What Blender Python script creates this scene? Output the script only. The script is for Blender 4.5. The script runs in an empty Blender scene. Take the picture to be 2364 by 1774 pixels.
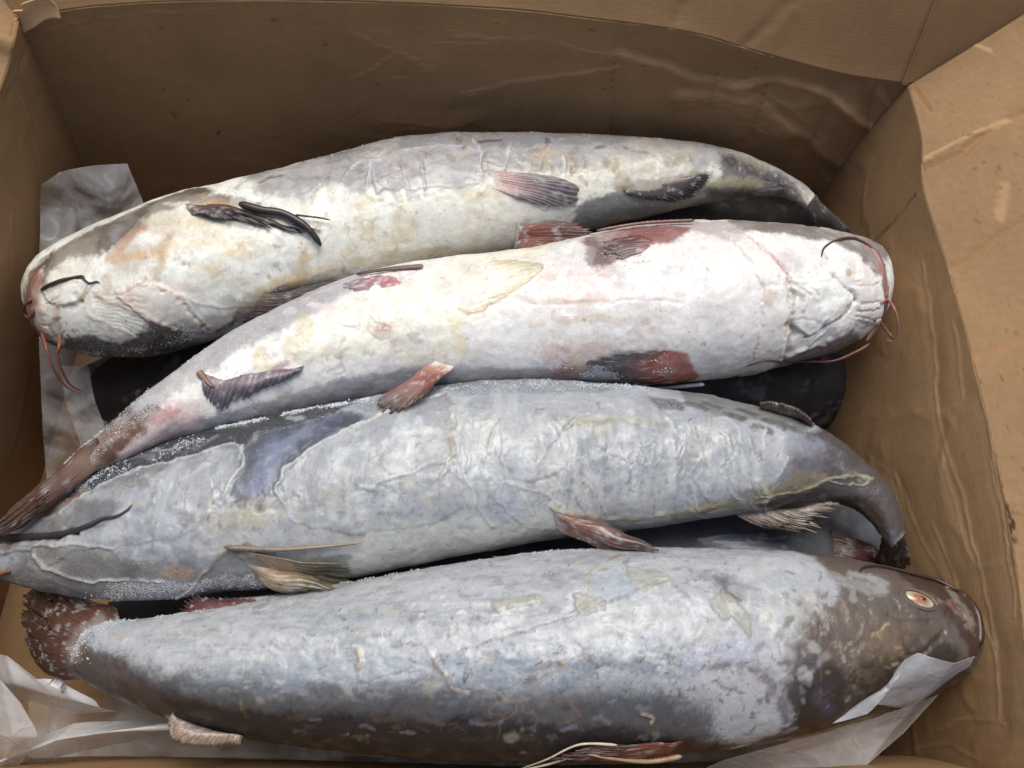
import bpy, math, random
import numpy as np

# ------------------------------------------------------------------ camera, sky, sun, exposure
scene = bpy.context.scene
col = scene.collection
random.seed(7)
RNG = np.random.default_rng(11)

FPX, TILT, CAMZ = 1900.0, math.radians(28.0), 0.64
cam_d = bpy.data.cameras.new('camera')
cam_d.sensor_width = 36.0
cam_d.lens = FPX / 2364.0 * 36.0
cam_d.clip_start, cam_d.clip_end = 0.01, 200.0
cam = bpy.data.objects.new('camera', cam_d)
col.objects.link(cam)
cam.location = (0, 0, CAMZ)
cam.rotation_euler = (TILT, 0, 0)
scene.camera = cam

SUN_EL, SUN_AZ = math.radians(74), math.radians(15)     # azimuth measured from +Y towards +X
world = bpy.data.worlds.new('World'); scene.world = world
world.use_nodes = True
wn = world.node_tree.nodes
sky = wn.new('ShaderNodeTexSky'); sky.sky_type = 'NISHITA'; sky.sun_disc = False
sky.sun_elevation = SUN_EL; sky.sun_rotation = SUN_AZ
sky.air_density = 1.0; sky.dust_density = 6.0; sky.ozone_density = 1.0
world.node_tree.links.new(sky.outputs[0], wn['Background'].inputs[0])
wn['Background'].inputs[1].default_value = 0.075
sun_d = bpy.data.lights.new('sun', 'SUN'); sun_d.energy = 1.5; sun_d.angle = math.radians(45)
sun_d.color = (0.98, 0.99, 0.92)
sun = bpy.data.objects.new('sun', sun_d); col.objects.link(sun)
sun.rotation_euler = (math.pi / 2 - SUN_EL, 0, -SUN_AZ + math.pi)
sun.location = (-1, 1, 2)
vs = scene.view_settings
vs.view_transform = 'Standard'; vs.look = 'None'; vs.gamma = 1.0; vs.use_curve_mapping = False
vs.exposure = 0.53

# ------------------------------------------------------------------ helpers
CAM = np.array([0, 0, CAMZ]); ST, CT = math.sin(TILT), math.cos(TILT)
K = 2364.0 / 2212.0

def ray(u, v):
    dx = (u * K - 1182) / FPX; dy = (887 - v * K) / FPX
    return np.array([dx, dy * CT + ST, dy * ST - CT])

def at(u, v, z):
    """the point of the place seen at (u, v) of the photograph, at height z above the box floor"""
    d = ray(u, v)
    return CAM + d * ((z - CAMZ) / d[2])

def proj(P):
    R = P - CAM
    f = R[..., 1] * ST - R[..., 2] * CT
    up = R[..., 1] * CT + R[..., 2] * ST
    return np.stack([(1182 + FPX * R[..., 0] / f) / K, (887 - FPX * up / f) / K], -1)

def lin(c, k=0.92):
    c = np.array(c, float) / 255.0
    return np.where(c <= 0.04045, c / 12.92, ((c + 0.055) / 1.055) ** 2.4) * k

def sstep(a, b, x):
    t = np.clip((x - a) / (b - a + 1e-12), 0, 1)
    return t * t * (3 - 2 * t)

def _hash(i, j, k, seed):
    h = (i * 374761393 + j * 668265263 + k * 1274126177 + seed * 974711) & 0xFFFFFFFF
    h = ((h ^ (h >> 13)) * 1103515245) & 0xFFFFFFFF
    h = ((h ^ (h >> 16)) * 2246822519) & 0xFFFFFFFF
    return ((h >> 8) & 0xFFFF) / 65535.0

def vnoise(p, seed=0):
    i = np.floor(p).astype(np.int64); f = p - i
    f = f * f * (3 - 2 * f)
    r = 0
    for dx in (0, 1):
        for dy in (0, 1):
            for dz in (0, 1):
                w = (f[..., 0] if dx else 1 - f[..., 0]) * (f[..., 1] if dy else 1 - f[..., 1]) * (f[..., 2] if dz else 1 - f[..., 2])
                r = r + w * _hash(i[..., 0] + dx, i[..., 1] + dy, i[..., 2] + dz, seed)
    return r

def fbm(p, freq, oct=3, seed=0, stretch=(1, 1, 1)):
    q = p * np.array(stretch) * freq
    t, a, n = 0, 1.0, 0
    for o in range(oct):
        t = t + a * vnoise(q * 2 ** o + 17.3 * o, seed + o); n += a; a *= 0.55
    return t / n

def catmull(Y, t):
    """Y (n,k) sampled at parameters t in [0, n-1]"""
    Y = np.asarray(Y, float); n = len(Y)
    i = np.clip(np.floor(t).astype(int), 0, n - 2); f = (t - i)[:, None]
    g = lambda j: Y[np.clip(j, 0, n - 1)]
    p0, p1, p2, p3 = g(i - 1), g(i), g(i + 1), g(i + 2)
    return 0.5 * (2 * p1 + (p2 - p0) * f + (2 * p0 - 5 * p1 + 4 * p2 - p3) * f ** 2 + (3 * p1 - p0 - 3 * p2 + p3) * f ** 3)

def resample(pts, n):
    pts = np.asarray(pts, float)
    if len(pts) == 1: return np.repeat(pts, n, 0)
    return catmull(pts, np.linspace(0, len(pts) - 1, n))

def mesh_from_arrays(name, V, quads, tris=None, colr=None, attrs=None, smooth=True):
    me = bpy.data.meshes.new(name)
    V = np.asarray(V, np.float32); quads = np.asarray(quads, np.int32).reshape(-1, 4)
    tris = np.zeros((0, 3), np.int32) if tris is None else np.asarray(tris, np.int32).reshape(-1, 3)
    me.vertices.add(len(V)); me.vertices.foreach_set('co', V.ravel())
    nl = quads.size + tris.size
    me.loops.add(nl); me.loops.foreach_set('vertex_index', np.concatenate([quads.ravel(), tris.ravel()]))
    npoly = len(quads) + len(tris)
    me.polygons.add(npoly)
    st = np.concatenate([np.arange(len(quads)) * 4, quads.size + np.arange(len(tris)) * 3]).astype(np.int32)
    tot = np.concatenate([np.full(len(quads), 4), np.full(len(tris), 3)]).astype(np.int32)
    me.polygons.foreach_set('loop_start', st)
    try: me.polygons.foreach_set('loop_total', tot)
    except Exception: pass
    me.update(calc_edges=True); me.validate()
    if smooth: me.polygons.foreach_set('use_smooth', np.ones(npoly, bool))
    if colr is not None:
        a = me.color_attributes.new('Col', 'FLOAT_COLOR', 'POINT')
        c = np.ones((len(V), 4), np.float32); c[:, :3] = np.clip(colr, 0, 1)
        a.data.foreach_set('color', c.ravel())
    for k, arr in (attrs or {}).items():
        a = me.attributes.new(k, 'FLOAT', 'POINT'); a.data.foreach_set('value', np.asarray(arr, np.float32).ravel())
    return me

def link(name, me, mat, parent=None):
    o = bpy.data.objects.new(name, me); col.objects.link(o)
    if mat: me.materials.append(mat)
    if parent:
        o.parent = parent
    return o

def tag(o, label=None, cat=None, group=None, kind=None):
    if label: o['label'] = label
    if cat: o['category'] = cat
    if group: o['group'] = group
    if kind: o['kind'] = kind
    return o

def thing(name, label, cat, loc, group=None):
    o = bpy.data.objects.new(name, None); col.objects.link(o)
    o.location = loc; o.empty_display_size = 0.02
    return tag(o, label, cat, group)

def grid_quads(n, m, wrap=False, off=0):
    i = np.arange(n - 1)[:, None]; j = np.arange(m if wrap else m - 1)[None, :]
    j2 = (j + 1) % m
    return np.stack([i * m + j, i * m + j2, (i + 1) * m + j2, (i + 1) * m + j], -1).reshape(-1, 4) + off

# ------------------------------------------------------------------ materials
def new_mat(name):
    m = bpy.data.materials.new(name); m.use_nodes = True
    nt = m.node_tree
    return m, nt, nt.nodes, nt.links, nt.nodes['Principled BSDF']

def noise_node(N, L, tc, scale, detail=3, rough=0.55, dist=0.0):
    n = N.new('ShaderNodeTexNoise'); n.inputs['Scale'].default_value = scale
    n.inputs['Detail'].default_value = detail; n.inputs['Roughness'].default_value = rough
    n.inputs['Distortion'].default_value = dist
    L.new(tc.outputs['Object'], n.inputs['Vector']); return n

def maprange(N, L, src, a, b, c, d):
    r = N.new('ShaderNodeMapRange'); L.new(src, r.inputs[0])
    for i, x in enumerate((a, b, c, d)): r.inputs[i + 1].default_value = x
    return r

def mixcol(N, L, blend, fac, a, b):
    m = N.new('ShaderNodeMix'); m.data_type = 'RGBA'; m.blend_type = blend
    for sock, val in ((m.inputs[0], fac), (m.inputs[6], a), (m.inputs[7], b)):
        if isinstance(val, (int, float)): sock.default_value = val
        elif isinstance(val, tuple): sock.default_value = val
        else: L.new(val, sock)
    return m

def math_node(N, L, op, a, b):
    m = N.new('ShaderNodeMath'); m.operation = op
    for sock, val in ((m.inputs[0], a), (m.inputs[1], b)):
        if isinstance(val, (int, float)): sock.default_value = val
        else: L.new(val, sock)
    return m

def fish_material(name, rough=0.42, coat=0.6, frost_col=(0.80, 0.83, 0.88, 1)):
    m, nt, N, L, B = new_mat(name)
    tc = N.new('ShaderNodeTexCoord')
    ca = N.new('ShaderNodeAttribute'); ca.attribute_name = 'Col'
    fa = N.new('ShaderNodeAttribute'); fa.attribute_name = 'frost'
    n1 = noise_node(N, L, tc, 160, 5, 0.65, 0.4)
    r1 = maprange(N, L, n1.outputs['Fac'], 0.3, 0.7, 0.88, 1.08)
    c1 = mixcol(N, L, 'MULTIPLY', 1.0, ca.outputs['Color'], r1.outputs[0])
    n2 = noise_node(N, L, tc, 620, 4, 0.7)
    r2 = maprange(N, L, n2.outputs['Fac'], 0.35, 0.7, 0.90, 1.07)
    c2 = mixcol(N, L, 'MULTIPLY', 1.0, c1.outputs[2], r2.outputs[0])
    # frost grains: a fine speckle, denser where the frost attribute is high
    n3 = noise_node(N, L, tc, 1500, 2, 0.6)
    th = maprange(N, L, fa.outputs['Fac'], 0.0, 1.0, 0.80, 0.36)
    df = math_node(N, L, 'SUBTRACT', n3.outputs['Fac'], th.outputs[0])
    sp = maprange(N, L, df.outputs[0], 0.0, 0.10, 0.0, 0.85)
    c3 = mixcol(N, L, 'MIX', sp.outputs[0], c2.outputs[2], frost_col)
    L.new(c3.outputs[2], B.inputs['Base Color'])
    rr = maprange(N, L, sp.outputs[0], 0, 1, rough, 0.75)
    n4 = noise_node(N, L, tc, 90, 3, 0.5)
    rv = maprange(N, L, n4.outputs['Fac'], 0.3, 0.7, -0.10, 0.14)
    ra = math_node(N, L, 'ADD', rr.outputs[0], rv.outputs[0])
    L.new(ra.outputs[0], B.inputs['Roughness'])
    B.inputs['Coat Weight'].default_value = coat; B.inputs['Coat Roughness'].default_value = 0.14
    B.inputs['Specular IOR Level'].default_value = 0.4
    hs = math_node(N, L, 'MULTIPLY', sp.outputs[0], 0.9)
    h2 = math_node(N, L, 'MULTIPLY', n2.outputs['Fac'], 0.5)
    hh = math_node(N, L, 'ADD', hs.outputs[0], h2.outputs[0])
    bp = N.new('ShaderNodeBump'); bp.inputs['Strength'].default_value = 0.5; bp.inputs['Distance'].default_value = 0.0007
    L.new(hh.outputs[0], bp.inputs['Height']); L.new(bp.outputs[0], B.inputs['Normal'])
    n5 = noise_node(N, L, tc, 75, 3, 0.6, 0.8)                 # the glaze lies unevenly: wobbling wet highlights
    b2 = N.new('ShaderNodeBump'); b2.inputs['Strength'].default_value = 0.6; b2.inputs['Distance'].default_value = 0.003
    L.new(n5.outputs['Fac'], b2.inputs['Height']); L.new(b2.outputs[0], B.inputs['Coat Normal'])
    cw = maprange(N, L, n4.outputs['Fac'], 0.40, 0.62, coat, 0.05); L.new(cw.outputs[0], B.inputs['Coat Weight'])
    return m

def simple_attr_material(name, rough=0.4, coat=0.2, scale=500, amp=0.15, bump=0.3, thin=False):
    m, nt, N, L, B = new_mat(name)
    tc = N.new('ShaderNodeTexCoord')
    ca = N.new('ShaderNodeAttribute'); ca.attribute_name = 'Col'
    n1 = noise_node(N, L, tc, scale, 4, 0.65)
    r1 = maprange(N, L, n1.outputs['Fac'], 0.3, 0.7, 1 - amp, 1 + amp)
    c1 = mixcol(N, L, 'MULTIPLY', 1.0, ca.outputs['Color'], r1.outputs[0])
    L.new(c1.outputs[2], B.inputs['Base Color'])
    if thin:
        ta = N.new('ShaderNodeAttribute'); ta.attribute_name = 'frost'
        al = math_node(N, L, 'SUBTRACT', 1.0, ta.outputs['Fac']); L.new(al.outputs[0], B.inputs['Alpha'])
    B.inputs['Roughness'].default_value = rough; B.inputs['Coat Weight'].default_value = coat
    B.inputs['Coat Roughness'].default_value = 0.25
    bp = N.new('ShaderNodeBump'); bp.inputs['Strength'].default_value = bump; bp.inputs['Distance'].default_value = 0.0005
    L.new(n1.outputs['Fac'], bp.inputs['Height']); L.new(bp.outputs[0], B.inputs['Normal'])
    return m

def card_material(name):
    m, nt, N, L, B = new_mat(name)
    tc = N.new('ShaderNodeTexCoord')
    ca = N.new('ShaderNodeAttribute'); ca.attribute_name = 'Col'
    mp = N.new('ShaderNodeMapping'); mp.inputs['Scale'].default_value = (1, 1, 9)
    L.new(tc.outputs['Object'], mp.inputs[0])
    n1 = N.new('ShaderNodeTexNoise'); n1.inputs['Scale'].default_value = 110; n1.inputs['Detail'].default_value = 5
    n1.inputs['Roughness'].default_value = 0.7
    L.new(mp.outputs[0], n1.inputs['Vector'])
    r1 = maprange(N, L, n1.outputs['Fac'], 0.3, 0.7, 0.90, 1.10)
    c1 = mixcol(N, L, 'MULTIPLY', 1.0, ca.outputs['Color'], r1.outputs[0])
    n2 = noise_node(N, L, tc, 14, 4, 0.6)
    r2 = maprange(N, L, n2.outputs['Fac'], 0.3, 0.7, 0.88, 1.08)
    c2 = mixcol(N, L, 'MULTIPLY', 1.0, c1.outputs[2], r2.outputs[0])
    n3 = noise_node(N, L, tc, 480, 2, 0.5)            # dark paper fibres
    r3 = maprange(N, L, n3.outputs['Fac'], 0.70, 0.78, 1.0, 0.62)
    c3 = mixcol(N, L, 'MULTIPLY', 1.0, c2.outputs[2], r3.outputs[0])
    L.new(c3.outputs[2], B.inputs['Base Color'])
    B.inputs['Roughness'].default_value = 0.78; B.inputs['Specular IOR Level'].default_value = 0.25
    bp = N.new('ShaderNodeBump'); bp.inputs['Strength'].default_value = 0.35; bp.inputs['Distance'].default_value = 0.0006
    L.new(n1.outputs['Fac'], bp.inputs['Height']); L.new(bp.outputs[0], B.inputs['Normal'])
    return m

def plastic_material(name, alpha=0.42):
    m, nt, N, L, B = new_mat(name)
    tc = N.new('ShaderNodeTexCoord')
    n1 = noise_node(N, L, tc, 28, 4, 0.6, 0.6)
    r1 = maprange(N, L, n1.outputs['Fac'], 0.35, 0.68, alpha - 0.14, alpha + 0.14)
    v = N.new('ShaderNodeTexVoronoi'); v.feature = 'DISTANCE_TO_EDGE'; v.inputs['Scale'].default_value = 26
    nd = noise_node(N, L, tc, 20, 2, 0.5)
    ad = N.new('ShaderNodeVectorMath'); ad.operation = 'MULTIPLY_ADD'; L.new(nd.outputs['Color'], ad.inputs[0])
    ad.inputs[1].default_value = (.05, .05, .05); L.new(tc.outputs['Object'], ad.inputs[2]); L.new(ad.outputs[0], v.inputs['Vector'])
    cr = maprange(N, L, v.outputs['Distance'], 0.0, 0.035, 1.0, 0.0)
    cm = maprange(N, L, n1.outputs['Fac'], 0.45, 0.6, 0.0, 0.12)
    cc = math_node(N, L, 'MULTIPLY', cr.outputs[0], cm.outputs[0])
    al = math_node(N, L, 'ADD', r1.outputs[0], cc.outputs[0]); al.use_clamp = True
    L.new(al.outputs[0], B.inputs['Alpha'])
    B.inputs['Base Color'].default_value = (0.74, 0.74, 0.76, 1)
    B.inputs['Roughness'].default_value = 0.24; B.inputs['Coat Weight'].default_value = 0.4; B.inputs['Coat Roughness'].default_value = 0.12
    n2 = noise_node(N, L, tc, 70, 3, 0.6, 1.0)
    c2 = math_node(N, L, 'MULTIPLY', cr.outputs[0], 0.25)
    h = math_node(N, L, 'ADD', n2.outputs['Fac'], c2.outputs[0])
    bp = N.new('ShaderNodeBump'); bp.inputs['Strength'].default_value = 0.45; bp.inputs['Distance'].default_value = 0.0014
    L.new(h.outputs[0], bp.inputs['Height']); L.new(bp.outputs[0], B.inputs['Normal'])
    return m

def ice_material(name):
    m, nt, N, L, B = new_mat(name)
    tc = N.new('ShaderNodeTexCoord')
    n1 = noise_node(N, L, tc, 300, 2)
    r1 = maprange(N, L, n1.outputs['Fac'], 0.3, 0.7, 0.35, 0.75)
    L.new(r1.outputs[0], B.inputs['Alpha'])
    B.inputs['Base Color'].default_value = (0.80, 0.85, 0.90, 1)
    B.inputs['Roughness'].default_value = 0.35
    return m

M_FISH = fish_material('frozen_fish_skin')
M_LOWER = fish_material('dark_fish_skin', 0.5, 0.1)
M_FIN = simple_attr_material('fin_membrane', 0.36, 0.35, 700, 0.25, 0.35, thin=True)
M_BARB = simple_attr_material('barbel_skin', 0.4, 0.25, 900, 0.15, 0.3)
M_CARD = card_material('kraft_cardboard')
M_BAG = plastic_material('thin_plastic_film', 0.17)
M_BAGW = plastic_material('milky_plastic_film', 0.46)
M_ICE = ice_material('ice_crystals')

# ------------------------------------------------------------------ a paintable surface
class Surf:
    def __init__(s, P, UV, wrap=False, base=(230, 228, 222), outward=None):
        s.n, s.m = P.shape[:2]; s.wrap = wrap
        s.P = P.copy(); s.UV = UV.reshape(-1, 2)
        s.N = s.normals(outward)
        s.p = s.P.reshape(-1, 3); s.nn = s.N.reshape(-1, 3)
        s.px = proj(s.p)
        vd = CAM - s.p
        s.front = np.einsum('ij,ij->i', s.nn, vd) > 0
        s.mpp = float(np.median(np.linalg.norm(vd, axis=1))) * K / FPX
        s.c = np.tile(lin(base), (len(s.p), 1)); s.frost = np.zeros(len(s.p)); s.d = np.zeros(len(s.p))
        s.fi = np.where(s.front)[0]; s.gk = 1.0
        s.fx, s.fy = s.px[s.fi, 0].copy(), s.px[s.fi, 1].copy()
        w = np.stack([fbm(s.p, 1 / (22 * s.mpp), 3, k) - .5 for k in (201, 202)], -1) * 16 * s.mpp if s.wrap else np.stack([fbm(s.p, 1 / (40 * s.mpp), 3, k) - .5 for k in (201, 202)], -1) * 14 * s.mpp
        s.W = s.UV + w                                            # wandering coordinates: no ruler-straight marks
        s.grain = (.6 * vnoise(s.p / (3.2 * s.mpp), 300) + .4 * fbm(s.p, 1 / (9 * s.mpp), 2, 301)) - .5

    def normals(s, outward):
        P = s.P
        du = np.gradient(P, axis=0)
        dv = (np.roll(P, -1, 1) - np.roll(P, 1, 1)) if s.wrap else np.gradient(P, axis=1)
        N = np.cross(du, dv); N /= np.linalg.norm(N, axis=-1, keepdims=True) + 1e-12
        ref = (P - P.mean(1, keepdims=True)) if s.wrap else (CAM - P)
        if np.mean(np.sum(N * ref, -1)) < 0: N = -N; s.flip = True
        else: s.flip = False
        return N

    def near(s, u, v):
        d = (s.fx - u) ** 2 + (s.fy - v) ** 2
        k = int(np.argmin(d)); return s.fi[k], math.sqrt(d[k])

    def pt(s, u, v, off=0.0012):
        """point of the place on (or beside) this surface"""
        i, d = s.near(u, v)
        if d < 9: return s.p[i] + s.nn[i] * (s.d[i] + off)
        return at(u, v, s.p[i][2] + off * 0.5)

    def uvs(s, pts, ext=False):
        out = []
        for u, v in pts:
            i, d = s.near(u, v); q = s.UV[i].copy()
            if ext and s.wrap and d > 5: q[1] += math.copysign(max(d * s.mpp, 0.03), q[1])   # reach round to the underside
            out.append(q)
        return np.array(out)

    def dist(s, q, sel=None):
        W = s.W if sel is None else s.W[sel]
        if len(q) == 1: return np.linalg.norm(W - q[0], axis=1), np.zeros(len(W))
        best = np.full(len(W), 1e9); tt = np.zeros(len(W)); L = len(q) - 1
        for k in range(L):
            a, b = q[k], q[k + 1]; ab = b - a
            t = np.clip(((W - a) @ ab) / (ab @ ab + 1e-12), 0, 1)
            d = np.linalg.norm(W - a - t[:, None] * ab, axis=1)
            w = d < best; best[w] = d[w]; tt[w] = (k + t[w]) / L
        return best, tt

    def apply(s, mask, color, a, disp, frost, sel=slice(None), dmask=None):
        if color is not None:
            f = np.clip(mask * a, 0, 1)[:, None]; s.c[sel] = s.c[sel] * (1 - f) + lin(color) * f
        if disp: s.d[sel] += (mask if dmask is None else dmask) * disp
        if frost: s.frost[sel] = np.clip(s.frost[sel] + mask * frost, 0, 1)

    def stroke(s, pts, r, color=None, a=1.0, soft=0.5, nz=0.35, nf=None, disp=0.0, frost=0.0, seed=0, taper=None, smooth=True, brk=None, wide=1.6):
        q = s.uvs(pts)
        if len(q) > 2 and smooth: q = resample(q, len(q) * 3)
        rr = r * s.mpp; mg = 3.2 * rr * max(1, wide / 1.6) + 3 * s.mpp
        sel = np.where(np.all((s.W > q.min(0) - mg) & (s.W < q.max(0) + mg), axis=1))[0]
        if not len(sel): return
        d, t = s.dist(q, sel)
        if taper: rr = rr * (taper[0] + (taper[1] - taper[0]) * t)
        x = d / np.maximum(rr, 1e-6); x0 = x
        g = s.grain[sel]
        if nz: x = x + nz * 1.5 * (fbm(s.p[sel], nf or 0.7 / (max(r, 4) * s.mpp), 3, 31 + seed + int(pts[0][0])) - 0.5)
        x = x + g * min(soft, .8) * 0.9
        m = sstep(1 + soft * .7, 1 - soft * .7, x)
        if brk is None: brk = 0.75 if r < 6 else 0.25
        if brk and len(pts) > 1:
            n = fbm(s.p[sel], 1.0 / (26 * s.mpp), 3, 5 + seed + int(pts[0][1]))
            m = m * (1 - brk + brk * sstep(.36, .58, n))
        dm = np.clip(1 - x0 / wide, 0, 1) if abs(disp) > 0 else None      # sharp-crested fold
        s.apply(m, color, a, disp, frost, sel, dm)

    def region(s, pts, nz=12, nf=None, seed=0, q=None):
        q = s.uvs(pts, True) if q is None else q
        d, _ = s.dist(np.vstack([q, q[:1]]))
        x, y = s.W[:, 0], s.W[:, 1]; ins = np.zeros(len(x), bool)
        for k in range(len(q)):
            x1, y1 = q[k]; x2, y2 = q[(k + 1) % len(q)]
            ins ^= ((y1 > y) != (y2 > y)) & (x < (x2 - x1) * (y - y1) / (y2 - y1 + 1e-15) + x1)
        sd = np.where(ins, d, -d) / s.mpp
        if nz: sd = sd + (fbm(s.p, nf or 1.0 / (3.2 * max(nz, 3) * s.mpp), 4, 77 + seed + int(pts[0][0])) - 0.5) * 3.0 * nz
        return sd

    def poly(s, pts, color=None, a=1.0, soft=14, nz=12, nf=None, disp=0.0, frost=0.0, seed=0, edge=None, q=None):
        """filled region; soft and nz in photograph pixels; edge=(width,color,alpha,disp) draws its rim"""
        sd = s.region(pts, nz, nf, seed, q)
        m = sstep(-soft * .6, soft * .6, sd + s.grain * soft * s.gk)
        s.apply(m, color, a, disp, frost)
        if edge:
            w, ec, ea, ed = edge
            br = sstep(.34, .6, fbm(s.p, 1.0 / (34 * s.mpp), 3, 9 + seed + int(pts[0][0])))
            e = sstep(w, w * 0.2, np.abs(sd)) * (.25 + .75 * br)
            s.apply(e, ec, ea, ed, 0)

    def veins(s, color, freq, width, a, seed=0, stretch=(1, 1, 1), disp=0.0, where=None):
        f = fbm(s.p, freq, 4, seed, stretch); mk = sstep(width, width * .2, np.abs(f - .5))
        mk = mk * sstep(.42, .6, fbm(s.p, freq * .6, 2, seed + 60))
        if where is not None: mk = mk * where
        s.apply(mk, color, a, disp, 0)

    def scatter(s, n, box, cols, r=(1, 2.2), ln=(0, 6), ang=None, a=.65, gauss=False, frost=0.0, disp=0.0):
        for _ in range(n):
            if gauss: u, v = random.gauss(box[0], box[1]), random.gauss(box[2], box[3])
            else: u, v = random.uniform(box[0], box[1]), random.uniform(box[2], box[3])
            if s.near(u, v)[1] > 4: continue
            l = random.uniform(*ln); t = random.uniform(0, 6.28) if ang is None else random.gauss(ang, .35)
            s.stroke([(u, v), (u + l * math.cos(t), v + l * math.sin(t))], random.uniform(*r), random.choice(cols), a * random.uniform(.5, 1.2), .7, .8, frost=frost, disp=disp, brk=0)

    def mottle(s, color, freq, lo, hi, a, seed=0, stretch=(1, 1, 1), disp=0.0, frost=0.0, where=None, oct=4):
        f = fbm(s.p, freq, oct, seed, stretch) + s.grain * .12; mk = sstep(lo, hi, f)
        if where is not None: mk = mk * where
        s.apply(mk, color, a, disp, frost)

    def mask_poly(s, pts, soft=25):
        return sstep(-soft, soft, s.region(pts, 10))

    def build(s, name, mat, parent, cap=False, thick=0.0):
        base = np.array(parent.location) if parent else np.zeros(3)
        V = s.p + s.nn * s.d[:, None] - base
        q = grid_quads(s.n, s.m, s.wrap)
        if s.flip: q = q[:, ::-1]
        tris = None; C = s.c; Fz = s.frost
        if cap:
            n0 = len(V)
            V = np.vstack([V, V[:s.m].mean(0), V[-s.m:].mean(0)])
            C = np.vstack([C, C[:s.m].mean(0), C[-s.m:].mean(0)]); Fz = np.append(Fz, [0, 0])
            j = np.arange(s.m); j2 = (j + 1) % s.m
            a = np.stack([j2, j, np.full(s.m, n0)], -1); b = np.stack([(s.n - 1) * s.m + j, (s.n - 1) * s.m + j2, np.full(s.m, n0 + 1)], -1)
            tris = np.vstack([a, b])
            if s.flip: tris = tris[:, ::-1]
        if thick:
            W = V - s.nn * thick; n0 = len(V)
            q2 = q[:, ::-1] + n0
            idx = np.arange(s.n * s.m).reshape(s.n, s.m)
            ring = np.concatenate([idx[0, :], idx[1:, -1], idx[-1, -2::-1], idx[-2:0:-1, 0]])
            r2 = np.roll(ring, -1)
            side = np.stack([ring, r2, r2 + n0, ring + n0], -1)
            if not s.flip: side = side[:, ::-1]
            V = np.vstack([V, W]); q = np.vstack([q, q2, side]); C = np.vstack([C, C]); Fz = np.append(Fz, Fz)
        if s.wrap: C = C * np.array([.975, 1.0, .985])
        me = mesh_from_arrays(name, V, q, tris, C, {'frost': Fz})
        return link(name, me, mat, parent)

# ------------------------------------------------------------------ fish bodies
def fish_surf(pairs, zc, k=0.85, n=760, dens=(14, 200, 14), base=(232, 230, 224), flat=1.0):
    """sweep a rounded section along the fish; pairs = the two outlines station by station"""
    pairs = np.array(pairs, float); ns = len(pairs)
    zc = np.interp(np.arange(ns), np.linspace(0, ns - 1, len(zc)), zc) if hasattr(zc, '__len__') else np.full(ns, zc)
    C, Nn, A = [], [], []
    for (tu, tv, bu, bv), z in zip(pairs, zc):
        a_, b_ = at(tu, tv, z), at(bu, bv, z)
        e = a_ - b_; L = np.linalg.norm(e); nd = e / (L + 1e-9)
        v = (a_ + b_) / 2 - CAM; v /= np.linalg.norm(v)
        vn, vz = v @ nd, v[2]
        C.append((a_ + b_) / 2); Nn.append(nd)
        A.append(L / 2 * abs(vz) / math.sqrt(vz * vz + (k * vn) ** 2))
    C = np.array(C); Nn = np.array(Nn); A = np.array(A)
    # end stations are tiny: take the direction of their neighbour
    Nn[0] = Nn[1]; Nn[-1] = Nn[-2]
    seg = np.r_[0, np.cumsum(np.linalg.norm(np.diff(C, axis=0), axis=1))]
    t = np.interp(np.linspace(0, 1, n) * seg[-1], seg, np.arange(ns))
    # a little denser towards both ends
    c = catmull(C, t); nd = catmull(Nn, t); nd /= np.linalg.norm(nd, axis=1, keepdims=True)
    a = np.sqrt(np.clip(catmull((A ** 2)[:, None], t)[:, 0], 1e-7, None))
    arc = np.r_[0, np.cumsum(np.linalg.norm(np.diff(c, axis=0), axis=1))]
    th = np.radians(np.concatenate([np.linspace(-90, -15, dens[0], endpoint=False), np.linspace(-15, 195, dens[1], endpoint=False),
                                    np.linspace(195, 270, dens[2], endpoint=False)]))
    ct, st = np.cos(th), np.sin(th)
    ct = np.sign(ct) * np.abs(ct) ** 0.95
    P = c[:, None] + (a[:, None] * ct)[..., None] * nd[:, None] + np.array([0, 0, 1.0]) * (a[:, None] * k * np.where(st > 0, st * flat, st))[..., None]
    aw = np.maximum(a, 0.012)
    UV = np.stack([np.repeat(arc[:, None], len(th), 1), aw[:, None] * (math.pi / 2 - th)[None]], -1)
    return Surf(P, UV, True, base)

def fish_thing(name, label, surf, group):
    lo = surf.p.min(0); ce = (surf.p.min(0) + surf.p.max(0)) / 2
    return thing(name, label, 'fish', (float(ce[0]), float(ce[1]), float(lo[2])), group)

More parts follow.
